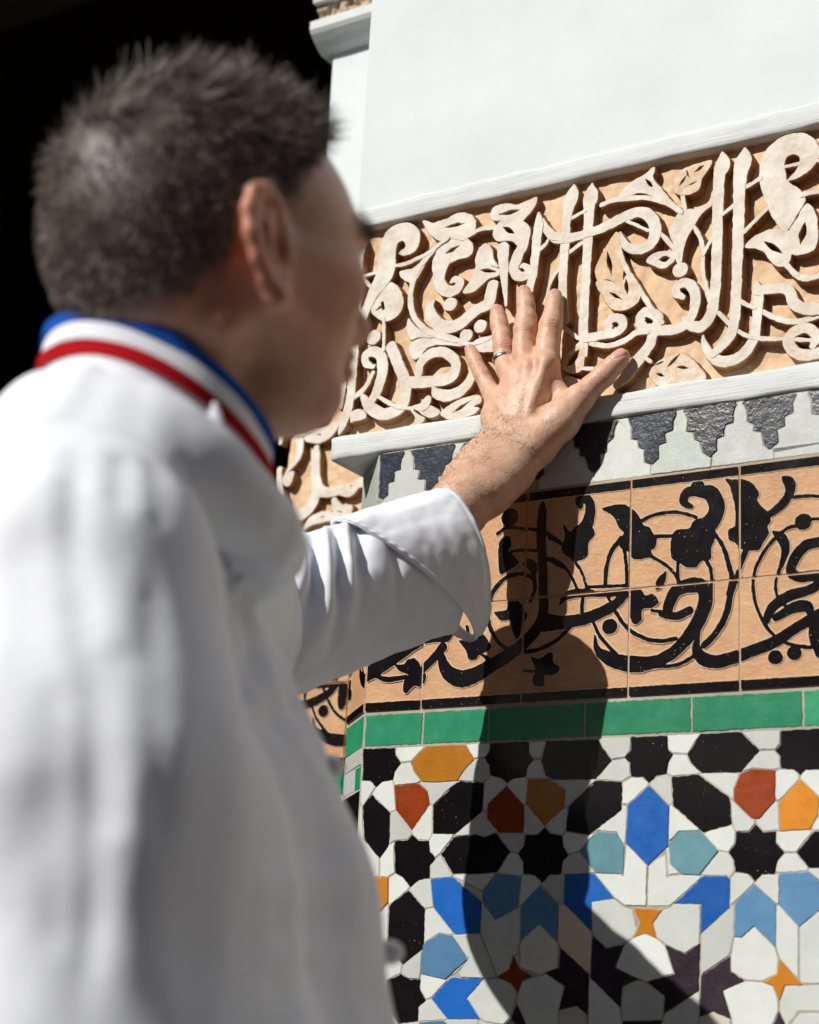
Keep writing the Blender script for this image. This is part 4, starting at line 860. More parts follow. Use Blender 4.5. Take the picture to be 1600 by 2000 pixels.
def surface_nets(fl):
    F = fl.F; s = F < 0; n = np.array(F.shape)
    c = np.zeros(n-1, np.int8); sl = lambda o, m: slice(o, o+m)
    offs = [(i, j, k) for i in (0, 1) for j in (0, 1) for k in (0, 1)]
    for o in offs: c += s[tuple(sl(o[a], n[a]-1) for a in range(3))]
    act = (c > 0) & (c < 8); I = np.array(np.nonzero(act)).T; idx = -np.ones(act.shape, int); idx[act] = np.arange(len(I))
    acc = np.zeros((len(I), 3)); cnt = np.zeros(len(I))
    for o in offs:
        for ax in range(3):
            if o[ax]: continue
            o2 = list(o); o2[ax] = 1
            fa = F[tuple((I+o).T)]; fb = F[tuple((I+o2).T)]; m = (fa < 0) != (fb < 0); t = np.where(m, fa/(fa-fb+1e-20), 0)
            p = np.tile(np.array(o, float), (len(I), 1)); p[:, ax] += t; acc += p*m[:, None]; cnt += m
    V = fl.lo+(I+acc/cnt[:, None])*fl.h; Q = []
    for ax in range(3):
        b, cc = [(1, 2), (2, 0), (0, 1)][ax]
        s0 = [slice(None)]*3; s1 = [slice(None)]*3; s0[ax] = slice(0, -1); s1[ax] = slice(1, None)
        for k in (b, cc): s0[k] = slice(1, -1); s1[k] = slice(1, -1)
        e = s[tuple(s0)] != s[tuple(s1)]; J = np.array(np.nonzero(e)).T; J[:, b] += 1; J[:, cc] += 1
        if len(J) == 0: continue
        ins = s[tuple(J.T)]
        def at(db, dc):
            K = J.copy(); K[:, b] -= db; K[:, cc] -= dc; return idx[tuple(K.T)]
        q = np.stack([at(1, 1), at(0, 1), at(0, 0), at(1, 0)], 1); q[~ins] = q[~ins][:, ::-1]; Q.append(q)
    return V, np.concatenate(Q)
def vnormals(V, Q):
    n = np.zeros_like(V); fn = np.cross(V[Q[:, 2]]-V[Q[:, 0]], V[Q[:, 3]]-V[Q[:, 1]])
    for k in range(4): np.add.at(n, Q[:, k], fn)
    return n/(np.linalg.norm(n, axis=1)[:, None]+1e-12)
def laplace(V, Q, it=2, lam=.5):
    for _ in range(it):
        s = np.zeros_like(V); c = np.zeros(len(V))
        for k in range(4):
            np.add.at(s, Q[:, k], V[Q[:, k-1]]); np.add.at(c, Q[:, k], 1); np.add.at(s, Q[:, k-1], V[Q[:, k]]); np.add.at(c, Q[:, k-1], 1)
        V = V+lam*(s/c[:, None]-V)
    return V
def seg_dist(P, C):
    """distance of points to a polyline and the arc parameter"""
    d = np.full(len(P), 1e9); u = np.zeros(len(P)); acc = 0.0
    for a, b in zip(C[:-1], C[1:]):
        ba = b-a; L = np.linalg.norm(ba); t = np.clip((P-a)@ba/(L*L+1e-12), 0, 1); q = np.linalg.norm(P-a-t[:, None]*ba, axis=1); m = q < d; d = np.where(m, q, d); u = np.where(m, acc+t*L, u); acc += L
    return d, u/acc
# ---------------------------------------------------------------- skin, cloth and hair materials
def skin_mat():
    m, nt, b = newmat('skin')
    red = attr(nt, 'red'); nail = attr(nt, 'nail'); scalp = attr(nt, 'scalp'); dark = attr(nt, 'lash')
    c = mix(nt, ramp(nt, noise(nt, 85, 5, .62), (.32, 0.), (.68, 1.)), (.60, .355, .235), (.72, .47, .335))
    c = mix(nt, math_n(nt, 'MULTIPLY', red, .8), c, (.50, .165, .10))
    c = mix(nt, ramp(nt, noise(nt, 520, 2, .5), (.70, 0.), (.78, .35)), c, (.34, .15, .08))
    c = mix(nt, nail, c, (.66, .36, .30)); c = mix(nt, scalp, c, (.11, .085, .068)); c = mix(nt, dark, c, (.02, .012, .01))
    nt.links.new(c, b.inputs['Base Color'])
    r = mix(nt, nail, (.46, .46, .46), (.22, .22, .22)); nt.links.new(r, b.inputs['Roughness'])
    b.inputs['Subsurface Weight'].default_value = .12; b.inputs['Subsurface Radius'].default_value = (1.0, .35, .2); b.inputs['Subsurface Scale'].default_value = .004
    v = N(nt, 'ShaderNodeTexVoronoi'); v.inputs['Scale'].default_value = 620
    nt.links.new(N(nt, 'ShaderNodeNewGeometry').outputs['Position'], v.inputs['Vector'])
    h = math_n(nt, 'ADD', math_n(nt, 'MULTIPLY', v.outputs['Distance'], .6), noise(nt, 240, 4, .65)); h = math_n(nt, 'MULTIPLY', h, math_n(nt, 'SUBTRACT', 1.0, nail)); bump(nt, b, h, .35, .0009)
    return m
M['skin'] = skin_mat()
def hair_mat(name, a, bcol, c):
    m, nt, b = newmat(name); f = attr(nt, 'rnd'); b.inputs['Roughness'].default_value = .55
    col = ramp(nt, f, (0.0, a), (.62, bcol), (.80, c)); nt.links.new(col, b.inputs['Base Color']); b.inputs['Specular IOR Level'].default_value = .25
    return m
M['hair'] = hair_mat('greying_brown_hair', (.070, .054, .045), (.19, .155, .13), (.50, .46, .42))
M['armhair'] = hair_mat('arm_hair', (.05, .025, .012), (.09, .045, .02), (.16, .08, .04))
def cloth(name, col, weave=True):
    m, nt, b = newmat(name); b.inputs['Roughness'].default_value = .95; b.inputs['Specular IOR Level'].default_value = .15
    c = mix(nt, ramp(nt, noise(nt, 24, 4, .6), (.35, 0.), (.7, 1.)), tuple(x*.95 for x in col), col); nt.links.new(c, b.inputs['Base Color'])
    h = math_n(nt, 'ADD', math_n(nt, 'MULTIPLY', noise(nt, 1500, 2, .5), .25), noise(nt, 60, 3, .5)); bump(nt, b, h, .22, .0014)
    b.inputs['Subsurface Weight'].default_value = 0.0
    return m
M['cotton'] = cloth('white_cotton', (.83, .87, .95)); M['red'] = cloth('red_ribbon', (.40, .004, .010)); M['blue'] = cloth('blue_ribbon', (.008, .085, .42)); M['trouser'] = cloth('dark_trousers', (.03, .03, .035))
m, nt, b = newmat('brushed_silver'); b.inputs['Metallic'].default_value = 1; b.inputs['Roughness'].default_value = .28; b.inputs['Base Color'].default_value = (.62, .60, .57, 1); bump(nt, b, noise(nt, 700, 2, .5), .1, .0005); M['silver'] = m
M['button'] = plain('white_button', (.72, .72, .74), .3)

man = thing('person', 'man in white chef jacket with tricolour collar, grey-brown hair, touching the carved wall', 'person', (-.62, -.62, 0))

# ---------------------------------------------------------------- left hand and forearm
def HP(x, y, h): return W(*Z3(x, y), -h/1000.0)
def fing(*p): return [(HP(x, y, h), r/1000.0) for x, y, h, r in p]
FI = fing((893,216,8.5,7.4),(889,265,10,8.6),(884,320,12,9.4),(874,385,14,10.7),(860,445,17,12.2),(846,535,18,12.2),(836,620,21,12.6),(828,730,25,13.5))
FM = fing((663,188,8.5,7.4),(672,245,10.5,8.8),(678,300,12.5,9.6),(678,395,15,11.3),(671,475,18,12.3),(660,570,20,11.6),(662,650,22,12.2),(692,775,27,13.5))
FR = fing((462,332,8.5,7.8),(471,385,10,8.8),(481,440,12,9.5),(497,530,15,10.0),(507,598,17,10.8),(512,690,18,10.3),(535,760,21,11.2),(580,840,26,12.5))
FP = fing((262,622,8,6.6),(282,668,9,7.2),(303,715,10.5,7.7),(330,775,12,8.0),(352,815,14,8.6),(385,880,15,8.6),(415,935,18,9.8),(452,985,23,11.5))
FT = fing((1393,668,10,8.2),(1365,702,11,9.5),(1318,748,12.5,10.3),(1255,812,15,11.9),(1165,895,18,11.8),(1075,985,23,14.5),(960,1110,29,18))
lo = np.min([p for L in (FI, FM, FR, FP, FT) for p, r in L], 0); ELB = CP(485, 1230, 1.60)
FA = [(HP(560, 1345, 40), .0285), (HP(430, 1490, 57), .0285), (HP(300, 1640, 76), .0300), (HP(170, 1800, 96), .033)]
hi_pts = np.array([p for L in (FI, FM, FR, FP, FT, FA) for p, r in L])
hf = Field(hi_pts.min(0)-.045, hi_pts.max(0)+.045, .00105)
kf = .0045
# palm and back of the hand
for P in ((HP(828,730,25), HP(742,960,32), HP(650,1230,38), .0140, .0155, .0185), (HP(692,775,27), HP(632,1000,34), HP(585,1250,40), .0142, .0150, .0180), (HP(580,840,26), HP(545,1050,33), HP(525,1265,39), .0132, .0145, .0180), (HP(452,985,23), HP(448,1120,29), HP(462,1270,37), .0120, .0138, .0170)):
    hf.chain([(P[0], P[3]), (P[1], P[4]), (P[2], P[5])], k=.010)
hf.chain([(HP(1075,985,23), .0140), (HP(935,1150,30), .0185), (HP(760,1300,36), .0215), (HP(640,1345,40), .0235)], k=.012)
hf.cone(HP(840,790,18), HP(985,1020,20), .0085, .010, k=.012)            # web of the thumb
hf.chain([(HP(560,1345,40), .0265), (HP(430,1490,57), .0275), (HP(300,1640,76), .0300), (HP(170,1800,96), .0330)], k=.014)
hf.chain([(HP(480,1335,42), .021), (HP(350,1480,57), .0225), (HP(250,1600,73), .0240)], k=.014); hf.chain([(HP(690,1385,40), .0205), (HP(560,1530,55), .0215), (HP(420,1670,74), .0240)], k=.014)
hf.ell(HP(405,1330,52), (.010, .010, .008), np.eye(3), k=.014)            # ulna head
for L in (FI, FM, FR, FP, FT): hf.chain(L, k=kf)
# extensor tendons and knuckles
for a, b in (((822,705),(700,1080)), ((690,755),(630,1080)), ((580,820),(575,1080)), ((458,965),(520,1090))):
    pa = HP(*a, 38); pb = HP(*b, 49); hf.cone(pa, pb, .0036, .0030, k=.008)
for x, y, h, r in ((826,712,33,8), (690,752,34,8.5), (578,822,32,7.5), (455,968,29,6.5)): hf.ell(HP(x, y, h), (r/1000, r/1000*.8, r/1000), np.eye(3), k=.010)
# finger pads are flattened on the relief
HV, HQ = surface_nets(hf); HV = laplace(HV, HQ, 2, .5)
HNm = vnormals(HV, HQ)
def creases(V, Nn, L, wr):
    """transverse skin folds over the finger joints"""
    out = np.zeros(len(V))
    for j, amp, spread in wr:
        c = L[j][0]; r = L[j][1]; ax = L[j-1][0]-L[j+1][0]; ax /= np.linalg.norm(ax); s = (V-c)@ax; rad = np.linalg.norm(V-c-s[:, None]*ax, axis=1)
        near = np.exp(-(s/spread)**2)*(rad < r*1.5)*np.clip(-Nn[:, 1]*1.3, 0, 1)
        lat = np.cross(ax, [0, 1.0, 0]); lat /= np.linalg.norm(lat); tt = (V-c)@lat; sw = s+.0016*(tt/r)**2*np.sign(s+1e-9)+.0007*vnoise(tt*400, s*150, seed=j)
        out += amp*near*(np.cos(sw/.0031*2*np.pi)*.6-.2*np.cos(sw/.0017*2*np.pi))
    return out
disp = np.zeros(len(HV))
for L in (FI, FM): disp += creases(HV, HNm, L, ((2, .00026, .0036), (4, .00055, .0070)))
for L in (FR, FP): disp += creases(HV, HNm, L, ((2, .00024, .0034), (4, .00048, .0060)))
disp += creases(HV, HNm, FT, ((3, .0005, .0075),))
disp += .0002*vnoise(HV[:, 0]*90, HV[:, 1]*90, HV[:, 2]*90, seed=3)+.0001*vnoise(HV[:, 0]*330, HV[:, 1]*330, HV[:, 2]*330, seed=4)
HV = HV+HNm*disp[:, None]
# nails
nail = np.zeros(len(HV)); redA = np.zeros(len(HV))
def put_nail(L, j0, off, ln, wd, view):
    global HV
    a = L[0][0]; ax = L[0][0]-L[2][0]; ax /= np.linalg.norm(ax); dr = np.asarray(view, float); dr -= ax*(dr@ax); dr /= np.linalg.norm(dr); lt = np.cross(ax, dr)
    c = a+ax*off; s = (HV-c)@ax; t = (HV-c)@lt; u = (HV-c)@dr
    e = (np.abs(s)/ln)**2.6+(np.abs(t)/wd)**2.6; m = (u > 0.001) & (u < .016)
    k = np.clip((1.12-e)/.24, 0, 1)*m; nail[:] = np.maximum(nail, k)
    edge = np.exp(-((e-1.1)/.30)**2)*m; HV = HV-HNm*(edge*.00055)[:, None]+HNm*(k*.00025)[:, None]
put_nail(FI, 0, .0002, .0068, .0058, (-.25, -1, .35)); put_nail(FM, 0, .0004, .0068, .0058, (-.25, -1, .35)); put_nail(FR, 0, .0004, .0068, .0058, (-.15, -1, .30)); put_nail(FP, 0, .0004, .0055, .0047, (-.2, -1, .25)); put_nail(FT, 0, -.0015, .0085, .0072, (.0, -1, .45))
for L, w_ in ((FI, 1), (FM, 1), (FR, 1), (FP, 1), (FT, 1)):
    for j, sp, am in ((0, .013, .55), (4 if L is not FT else 3, .011, .5)):
        redA += am*np.exp(-(np.linalg.norm(HV-L[j][0], axis=1)/sp)**2)
redA += .35*np.clip(vnoise(HV[:, 0]*45, HV[:, 1]*45, HV[:, 2]*45, seed=9), 0, 1)+.6*np.exp(-(np.linalg.norm(HV-HP(745, 720, 40), axis=1)/.009)**2)
redA = np.clip(redA, 0, .85)*(1-nail)
# ---------------------------------------------------------------- head and neck
def frame_from(heading, pitch_d, roll_d=0.0):
    f = np.array([math.cos(heading)*math.cos(pitch_d), math.sin(heading)*math.cos(pitch_d), math.sin(pitch_d)]); l = np.array([-math.sin(heading), math.cos(heading), 0.0]); u = np.cross(f, l)
    l2 = math.cos(roll_d)*l+math.sin(roll_d)*u; u2 = -math.sin(roll_d)*l+math.cos(roll_d)*u
    return np.array([f, l2, u2])
H_right = math.atan2(rt[1], rt[0])                       # heading of "image right"
HB = frame_from(H_right+R(35), R(6), R(-2)); HS = .925
EAR = np.array([-.004, -.079, .004])
HO = CP(528, 480, .985)-(EAR*HS)@HB
def hp(x, y, z): return HO+(np.array([x, y, z])*HS)@HB
def hr(*r): return tuple(v*HS for v in r)
hd = Field(hp(0, 0, 0)-np.array([.175, .175, .26]), hp(0, 0, 0)+np.array([.175, .175, .20]), .0019)
hd.ell(hp(-.008, 0, .050), hr(.101, .0765, .098), HB, k=.02)             # cranium
hd.ell(hp(-.046, 0, .030), hr(.058, .068, .070), HB, k=.03)              # occiput
hd.ell(hp(.043, 0, .022), hr(.054, .063, .078), HB, k=.03)               # face block
hd.ell(hp(.046, 0, -.024), hr(.041, .043, .049), HB, k=.022)             # mouth and jaw
for s in (-1, 1):
    hd.cone(hp(-.004, s*.058, -.022), hp(.064, s*.018, -.062), .016*HS, .013*HS, k=.020)   # mandible
    hd.cone(hp(.012, s*.066, .006), hp(.068, s*.045, .004), .010*HS, .015*HS, k=.016)      # cheekbone
    hd.cone(hp(.089, s*.012, .044), hp(.083, s*.042, .043), .0092*HS, .0085*HS, k=.010)    # brow ridge
    hd.ell(hp(.088, s*.032, .024), hr(.015, .017, .012), HB, k=.008, sub=True)             # eye socket
    hd.ell(hp(.078, s*.032, .024), hr(.0125, .0125, .0120), HB, k=.003)                    # eyeball under the lids
    hd.cone(hp(.097, s*.008, -.012), hp(.088, s*.016, -.012), .007*HS, .006*HS, k=.006)    # nostril wings
hd.ell(hp(.064, 0, -.065), hr(.021, .024, .015), HB, k=.016)             # chin
hd.chain([(hp(.092, 0, .036), .008*HS), (hp(.098, 0, .014), .0085*HS), (hp(.108, 0, -.004), .0105*HS)], k=.010)   # nose
hd.cone(hp(.108, 0, -.004), hp(.093, 0, -.014), .0095*HS, .006*HS, k=.008)
hd.cone(hp(.090, -.018, -.033), hp(.090, .018, -.033), .0060*HS, .0060*HS, k=.007); hd.cone(hp(.089, -.015, -.043), hp(.089, .015, -.043), .0068*HS, .0068*HS, k=.006)   # lips
hd.cone(hp(.093, -.022, -.038), hp(.093, .022, -.038), .0018, .0018, k=.003, sub=True)
# neck
NB = CP(305, 795, 1.085)
hd.chain([(hp(-.032, 0, -.010), .054*HS), ((hp(-.038, 0, -.085)*.6+NB*.4), .051*HS), (NB, .051*HS), (NB-np.array([0, 0, .025]), .046)], k=.020)
for s in (-1, 1): hd.cone(hp(-.024, s*.050, -.040), NB+HB[0]*.032+HB[1]*s*.016-np.array([0, 0, .012]), .013*HS, .011*HS, k=.014)      # sternomastoid
hd.cone(hp(.030, 0, -.062), NB+HB[0]*.030-np.array([0, 0, .005]), .026*HS, .024*HS, k=.022)                                    # throat
# ears: plate, rim, hollow, lobe
for s in (-1, 1):
    tilt = R(28)
    ef = math.cos(tilt)*HB[0]*1.0-math.sin(tilt)*HB[1]*(-s)*-1.0
    eback = -(math.cos(tilt)*HB[0]-s*math.sin(tilt)*HB[1])             # runs backwards and outwards from the head
    eu = HB[2]*math.cos(R(10))+eback*math.sin(R(10)); eb = eback-eu*(eback@eu); eb /= np.linalg.norm(eb); en = np.cross(eu, eb); en = en if en@(s*HB[1]) > 0 else -en
    e0 = hp(.004, s*.074, .004); ep = lambda a, b, c=0.0: e0+(eb*a+eu*b+en*c)*HS*1.09
    EB = np.array([eb, eu, en])
    hd.ell(ep(.012, .004), hr(.0165, .0290, .0042), EB, k=.004)
    rim = [(ep(-.004, .012, .002), .0040), (ep(.000, .026, .003), .0042), (ep(.010, .0335, .003), .0044), (ep(.021, .031, .002), .0045), (ep(.028, .020, .001), .0044), (ep(.029, .006, .001), .0043), (ep(.025, -.008, .001), .0040), (ep(.018, -.019, .001), .0042), (ep(.010, -.028, .002), .0058), (ep(.003, -.026, .002), .0050), (ep(-.001, -.016, .001), .0045)]
    hd.chain([(p, r*HS) for p, r in rim], k=.0055)
    hd.chain([(ep(.008, .020, .003), .003*HS), (ep(.017, .010, .004), .0034*HS), (ep(.016, -.004, .004), .0034*HS), (ep(.010, -.014, .003), .0034*HS)], k=.003)
    hd.ell(ep(.007, .000, .006), hr(.0075, .0105, .0060), EB, k=.003, sub=True)
    hd.cone(ep(-.003, -.004, .003), ep(-.003, .004, .003), .0042*HS, .0036*HS, k=.003)
HV2, HQ2 = surface_nets(hd); HV2 = laplace(HV2, HQ2, 4, .5); HN2 = vnormals(HV2, HQ2)
loc = (HV2-HO)@HB.T/HS                                    # local coordinates of every head vertex
earm = np.zeros(len(HV2))
for s in (-1, 1): earm = np.maximum(earm, np.exp(-(np.linalg.norm((loc-np.array([-.012, s*.088, .004]))/np.array([.022, .018, .038]), axis=1))**4))
# hairline: above a line that runs from the forehead down in front of the ear and round to the nape
def hairline(x):
    return np.interp(x, [-.13, -.10, -.075, -.05, -.030, -.012, .000, .012, .022, .040, .060, .078, .10], [-.066, -.060, -.050, -.038, -.020, .014, .040, .026, .036, .074, .108, .140, .150])
edge = loc[:, 2]-hairline(loc[:, 0])+.004*vnoise(loc[:, 0]*160, loc[:, 1]*160, loc[:, 2]*160, seed=6)
scalp = np.clip(edge/.024, 0, 1)**.8*(earm < .35)
lash = np.zeros(len(HV2)); brow = np.zeros(len(HV2))
for s in (-1, 1):
    brow = np.maximum(brow, np.exp(-((loc[:, 2]-.0480+.10*np.maximum(0, np.abs(loc[:, 1])-.032))/.0065)**2)*(loc[:, 0] > .055)*(np.sign(loc[:, 1]) == s)*np.clip((np.abs(loc[:, 1])-.006)/.004, 0, 1)*np.clip((.056-np.abs(loc[:, 1]))/.006, 0, 1))
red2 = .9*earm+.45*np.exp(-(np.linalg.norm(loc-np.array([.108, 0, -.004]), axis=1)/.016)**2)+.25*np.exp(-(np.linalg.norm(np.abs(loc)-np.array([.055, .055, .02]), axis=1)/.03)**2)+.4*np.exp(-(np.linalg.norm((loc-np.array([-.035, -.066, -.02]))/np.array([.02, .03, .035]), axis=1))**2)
lips = np.exp(-((loc[:, 2]+.038)/.010)**2)*(loc[:, 0] > .088)*(np.abs(loc[:, 1]) < .024); red2 = np.clip(red2+.48+.8*lips, 0, .9)  # even offset on face and neck puts their shade into the skin colour

# ---------------------------------------------------------------- torso, arms and legs (under the clothes)
BBc = frame_from(H_right+R(8), 0.0); BB = frame_from(H_right-R(14), 0.0)                       # the chest faces image right, a little away
BO = CP(300, 790, 1.045)
def bp3(x, y, z): return BO+np.array([x, y, z])@BB
LSH = CP(385, 1040, 1.235)                              # left shoulder
bd = Field(bp3(0, 0, 0)-np.array([.62, .62, 0])+np.array([0, 0, -BO[2]-.01]), np.maximum(bp3(0, 0, 0)+np.array([.62, .75, .06]), [0, 0, FA[-1][0][2]+.08]), .009)
def torso_chain(s): return [(bp3(-.034, -.070 if s < 0 else .015, -.115), .066), (bp3(-.014, -.078 if s < 0 else .045, -.20), .092), (bp3(.014, s*.076, -.30), .110), (bp3(.036, s*.078, -.45), .128), (bp3(.052, s*.08, -.72), .140)]
RA = [(bp3(.028, -.130, -.152), .058), (bp3(.044, -.152, -.25), .061), (bp3(.050, -.162, -.40), .062), (bp3(.052, -.162, -.55), .061), (bp3(.058, -.162, -.70), .060)]
for s in (-1, 1):
    bd.chain([(p, r*.62) for p, r in torso_chain(s)], k=.012, m=.05)
    bd.chain([(bp3(0, s*.085, -.68), .085), (bp3(.01, s*.10, -1.03+.0), .058), (np.array([*bp3(-.01, s*.10, 0)[:2], .09]), .042)], k=.03, m=.04)
    bd.cone(np.array([*bp3(-.02, s*.10, 0)[:2], .035]), np.array([*bp3(.14, s*.12, 0)[:2], .030]), .034, .028, k=.02, m=.04)
bd.chain([(p, r*.58) for p, r in RA]+[(bp3(-.02, -.185, -.76), .026), (bp3(-.01, -.18, -.83), .030), (bp3(.0, -.18, -.90), .016)], k=.006, m=.04)
bd.chain([(LSH, .042), (ELB, .034), (FA[-1][0], .030)], k=.02, m=.04)
bd.cone(NB, bp3(-.02, 0, -.12), .040, .045, k=.012, m=.04)
BV, BQ = surface_nets(bd); BV = laplace(BV, BQ, 2, .5)
allV = np.concatenate([HV, HV2, BV]); o1 = len(HV); o2 = o1+len(HV2)
body = mesh_obj('body', allV, np.concatenate([HQ, HQ2+o1, BQ+o2]), M['skin'], man, smooth=True)
z3 = np.zeros(len(BV))
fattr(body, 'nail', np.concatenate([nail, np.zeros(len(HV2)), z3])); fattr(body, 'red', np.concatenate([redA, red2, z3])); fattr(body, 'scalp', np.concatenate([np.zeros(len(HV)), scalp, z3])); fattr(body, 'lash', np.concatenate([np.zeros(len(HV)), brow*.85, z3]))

# ---------------------------------------------------------------- hair: every strand is real
def strands(name, roots, dirs, lens, wid, mat, curl, parent, seed=0, seg=3, tone=None):
    rs = np.random.default_rng(seed); n = len(roots); d = dirs/(np.linalg.norm(dirs, axis=1)[:, None]+1e-9)
    side = np.cross(d, rs.normal(size=(n, 3))); side /= np.linalg.norm(side, axis=1)[:, None]+1e-9; bend = np.cross(d, side)
    V = []
    for k in range(seg+1):
        t = k/seg; c = roots+d*(lens*t)[:, None]+bend*(lens*curl*t*t)[:, None]; wv = (wid*(1-.75*t))[:, None]
        V += [c-side*wv, c+side*wv]
    V = np.stack(V, 1); F = []; m = 2*(seg+1); base = np.arange(n)*m
    for k in range(seg): F.append(np.stack([base+2*k, base+2*k+1, base+2*k+3, base+2*k+2], 1))
    o = mesh_obj(name, V.reshape(-1, 3), np.concatenate(F), mat, parent, smooth=True)
    fattr(o, 'rnd', np.repeat(np.clip(rs.random(n) if tone is None else tone+rs.normal(0, .16, n), 0, 1), m)); return o
def sample(V, Q, wgt, n, seed):
    rs = np.random.default_rng(seed); A = np.linalg.norm(np.cross(V[Q[:, 2]]-V[Q[:, 0]], V[Q[:, 3]]-V[Q[:, 1]]), axis=1)*wgt[Q].mean(1); p = A/A.sum()
    f = rs.choice(len(Q), n, p=p); u = rs.random((n, 2)); a, b, c, d = (V[Q[f, k]] for k in range(4))
    return (a*(1-u[:, :1])+b*u[:, :1])*(1-u[:, 1:])+(d*(1-u[:, :1])+c*u[:, :1])*u[:, 1:], Q[f, 0], rs
P, vi, rs = sample(HV2, HQ2, np.clip(scalp, 0, 1), 30000, 5)
lp = (P-HO)@HB.T/HS; nn = HN2[vi]
topness = np.clip((lp[:, 2]-.055)/.065, 0, 1)
length = (.0055+.019*topness**1.3+.008*topness*np.clip((lp[:, 0]-.02)/.05, 0, 1))*(.7+.5*rs.random(len(P)))*np.clip(.35+edge[vi]/.035, .3, 1)
clump = np.stack([vnoise(lp[:, 0]*70, lp[:, 1]*70, lp[:, 2]*70, seed=q) for q in (1, 2, 3)], 1)
comb = (HB[0]*1.0)[None, :]*(.50*topness+.05)[:, None]+HB[2][None, :]*(-.55*(1-topness)+.05)[:, None]
dirs = nn*(.44-.14*topness)[:, None]+comb+clump*.26+rs.normal(0, .11, (len(P), 3))
hair = strands('hair', P-nn*.0012, dirs, length, np.full(len(P), .00034), M['hair'], rs.normal(.12, .2, len(P)), man, 3, tone=.42+.42*vnoise(lp[:, 0]*150, lp[:, 1]*150, lp[:, 2]*150, seed=21)+.12*vnoise(lp[:, 0]*40, lp[:, 1]*40, lp[:, 2]*40, seed=22))
hair['label'] = 'short grey-brown hair'
P, vi, rs = sample(HV2, HQ2, brow, 1100, 8)
strands('eyebrow', P, HN2[vi]*.6-HB[0]*.3+HB[1]*np.sign((P-HO)@HB[1])[:, None]*.8+rs.normal(0, .15, (len(P), 3)), np.full(len(P), .008), np.full(len(P), .00022), M['hair'], np.full(len(P), .1), man, 9)
# fine hair on the forearm and the back of the hand
wr0 = HP(560, 1345, 42); fa = FA[2][0]-wr0; fa /= np.linalg.norm(fa)
s_ = (HV-wr0)@fa; dens = np.clip((s_+.085)/.09, 0, 1)*np.clip(-HNm[:, 1]*1.5+.25-.5*HNm[:, 0], 0, 1)*(HV[:, 2] < FM[5][0][2]+.0)
dens *= np.clip(.35+1.1*vnoise(HV[:, 0]*60, HV[:, 1]*60, HV[:, 2]*60, seed=12), .05, 1.3)
for L in (FI, FM, FR): dens += .6*np.exp(-(np.linalg.norm(HV-L[5][0], axis=1)/.007)**2)*np.clip(-HNm[:, 1], 0, 1)
P, vi, rs = sample(HV, HQ, dens, 2600, 15)
lat = np.cross(fa, [0, 1, 0]); lat /= np.linalg.norm(lat)
dirs = HNm[vi]*.28-fa*.35+lat*.55*np.sign(rs.normal(.6, 1, len(P)))[:, None]+rs.normal(0, .3, (len(P), 3))
strands('arm_hair', P-HNm[vi]*.0004, dirs, .004+.008*rs.random(len(P)), np.full(len(P), .00010), M['armhair'], rs.normal(.3, .3, len(P)), man, 4, seg=3)
# ring on the fourth finger
def torus(name, c, ax, r, w, th, mat, parent):
    ax = ax/np.linalg.norm(ax); a = np.cross(ax, [0, 1.0, 0]); a /= np.linalg.norm(a); b_ = np.cross(ax, a); V = []; n = 48; prof = [(th, -w*.8), (th*1.25, 0), (th, w*.8), (.0, w), (0, -w)]; m = len(prof)
    for i in range(n):
        t = 2*math.pi*i/n; rad = a*math.cos(t)+b_*math.sin(t); V += [c+rad*(r+p)+ax*q for p, q in prof]
    F = [(i*m+k, i*m+(k+1) % m, ((i+1) % n)*m+(k+1) % m, ((i+1) % n)*m+k) for i in range(n) for k in range(m)]
    return mesh_obj(name, V, F, mat, parent, smooth=True)
torus('ring', HP(508, 688, 18), FR[4][0]-FR[6][0]+np.array([0, -.0045, .0]), .01090, .0025, .0012, M['silver'], man)['label'] = 'plain silver wedding band'
# ---------------------------------------------------------------- the jacket
jd = Field(bp3(0, 0, 0)+np.array([-.40, -.40, -.72]), np.maximum(bp3(0, 0, 0)+np.array([.40, .45, .05]), LSH+.1), .0062)
KJ = .045
CX, CY, CT = .070, .078, .40
def cring(t, z, o=0.0):
    x = .003+(CX+o)*math.cos(t); y = (CY+o)*math.sin(t)
    return BO+np.array([x, y, .013+z-CT*(x-.003)-.006*math.cos(2*t)])@BBc
for s in (-1, 1): jd.chain(torso_chain(s), k=KJ, m=.06)
jd.cone(bp3(-.020, .025, -.028), bp3(-.06, .085, -.100), .046, .050, k=.05, m=.06)
jd.cone(bp3(-.018, -.020, -.040), bp3(.014, -.112, -.120), .046, .050, k=.05, m=.06)
jd.cone(bp3(-.045, -.05, -.13), bp3(-.045, .04, -.13), .080, .076, k=.05, m=.06)
jd.chain(RA, k=.060, m=.06)
jd.chain([(LSH+np.array([0, 0, .004]), .056), (LSH*.75+ELB*.25, .054)], k=.03, m=.05)
ringp = [cring(2*math.pi*i/28, -.047, -.002) for i in range(29)]
jd.chain([(p, .007) for p in ringp], k=.010, m=.03)
ring2 = [cring(2*math.pi*i/28, -.064, .004) for i in range(29)]
jd.chain([(p, .014) for p in ring2], k=.022, m=.03)
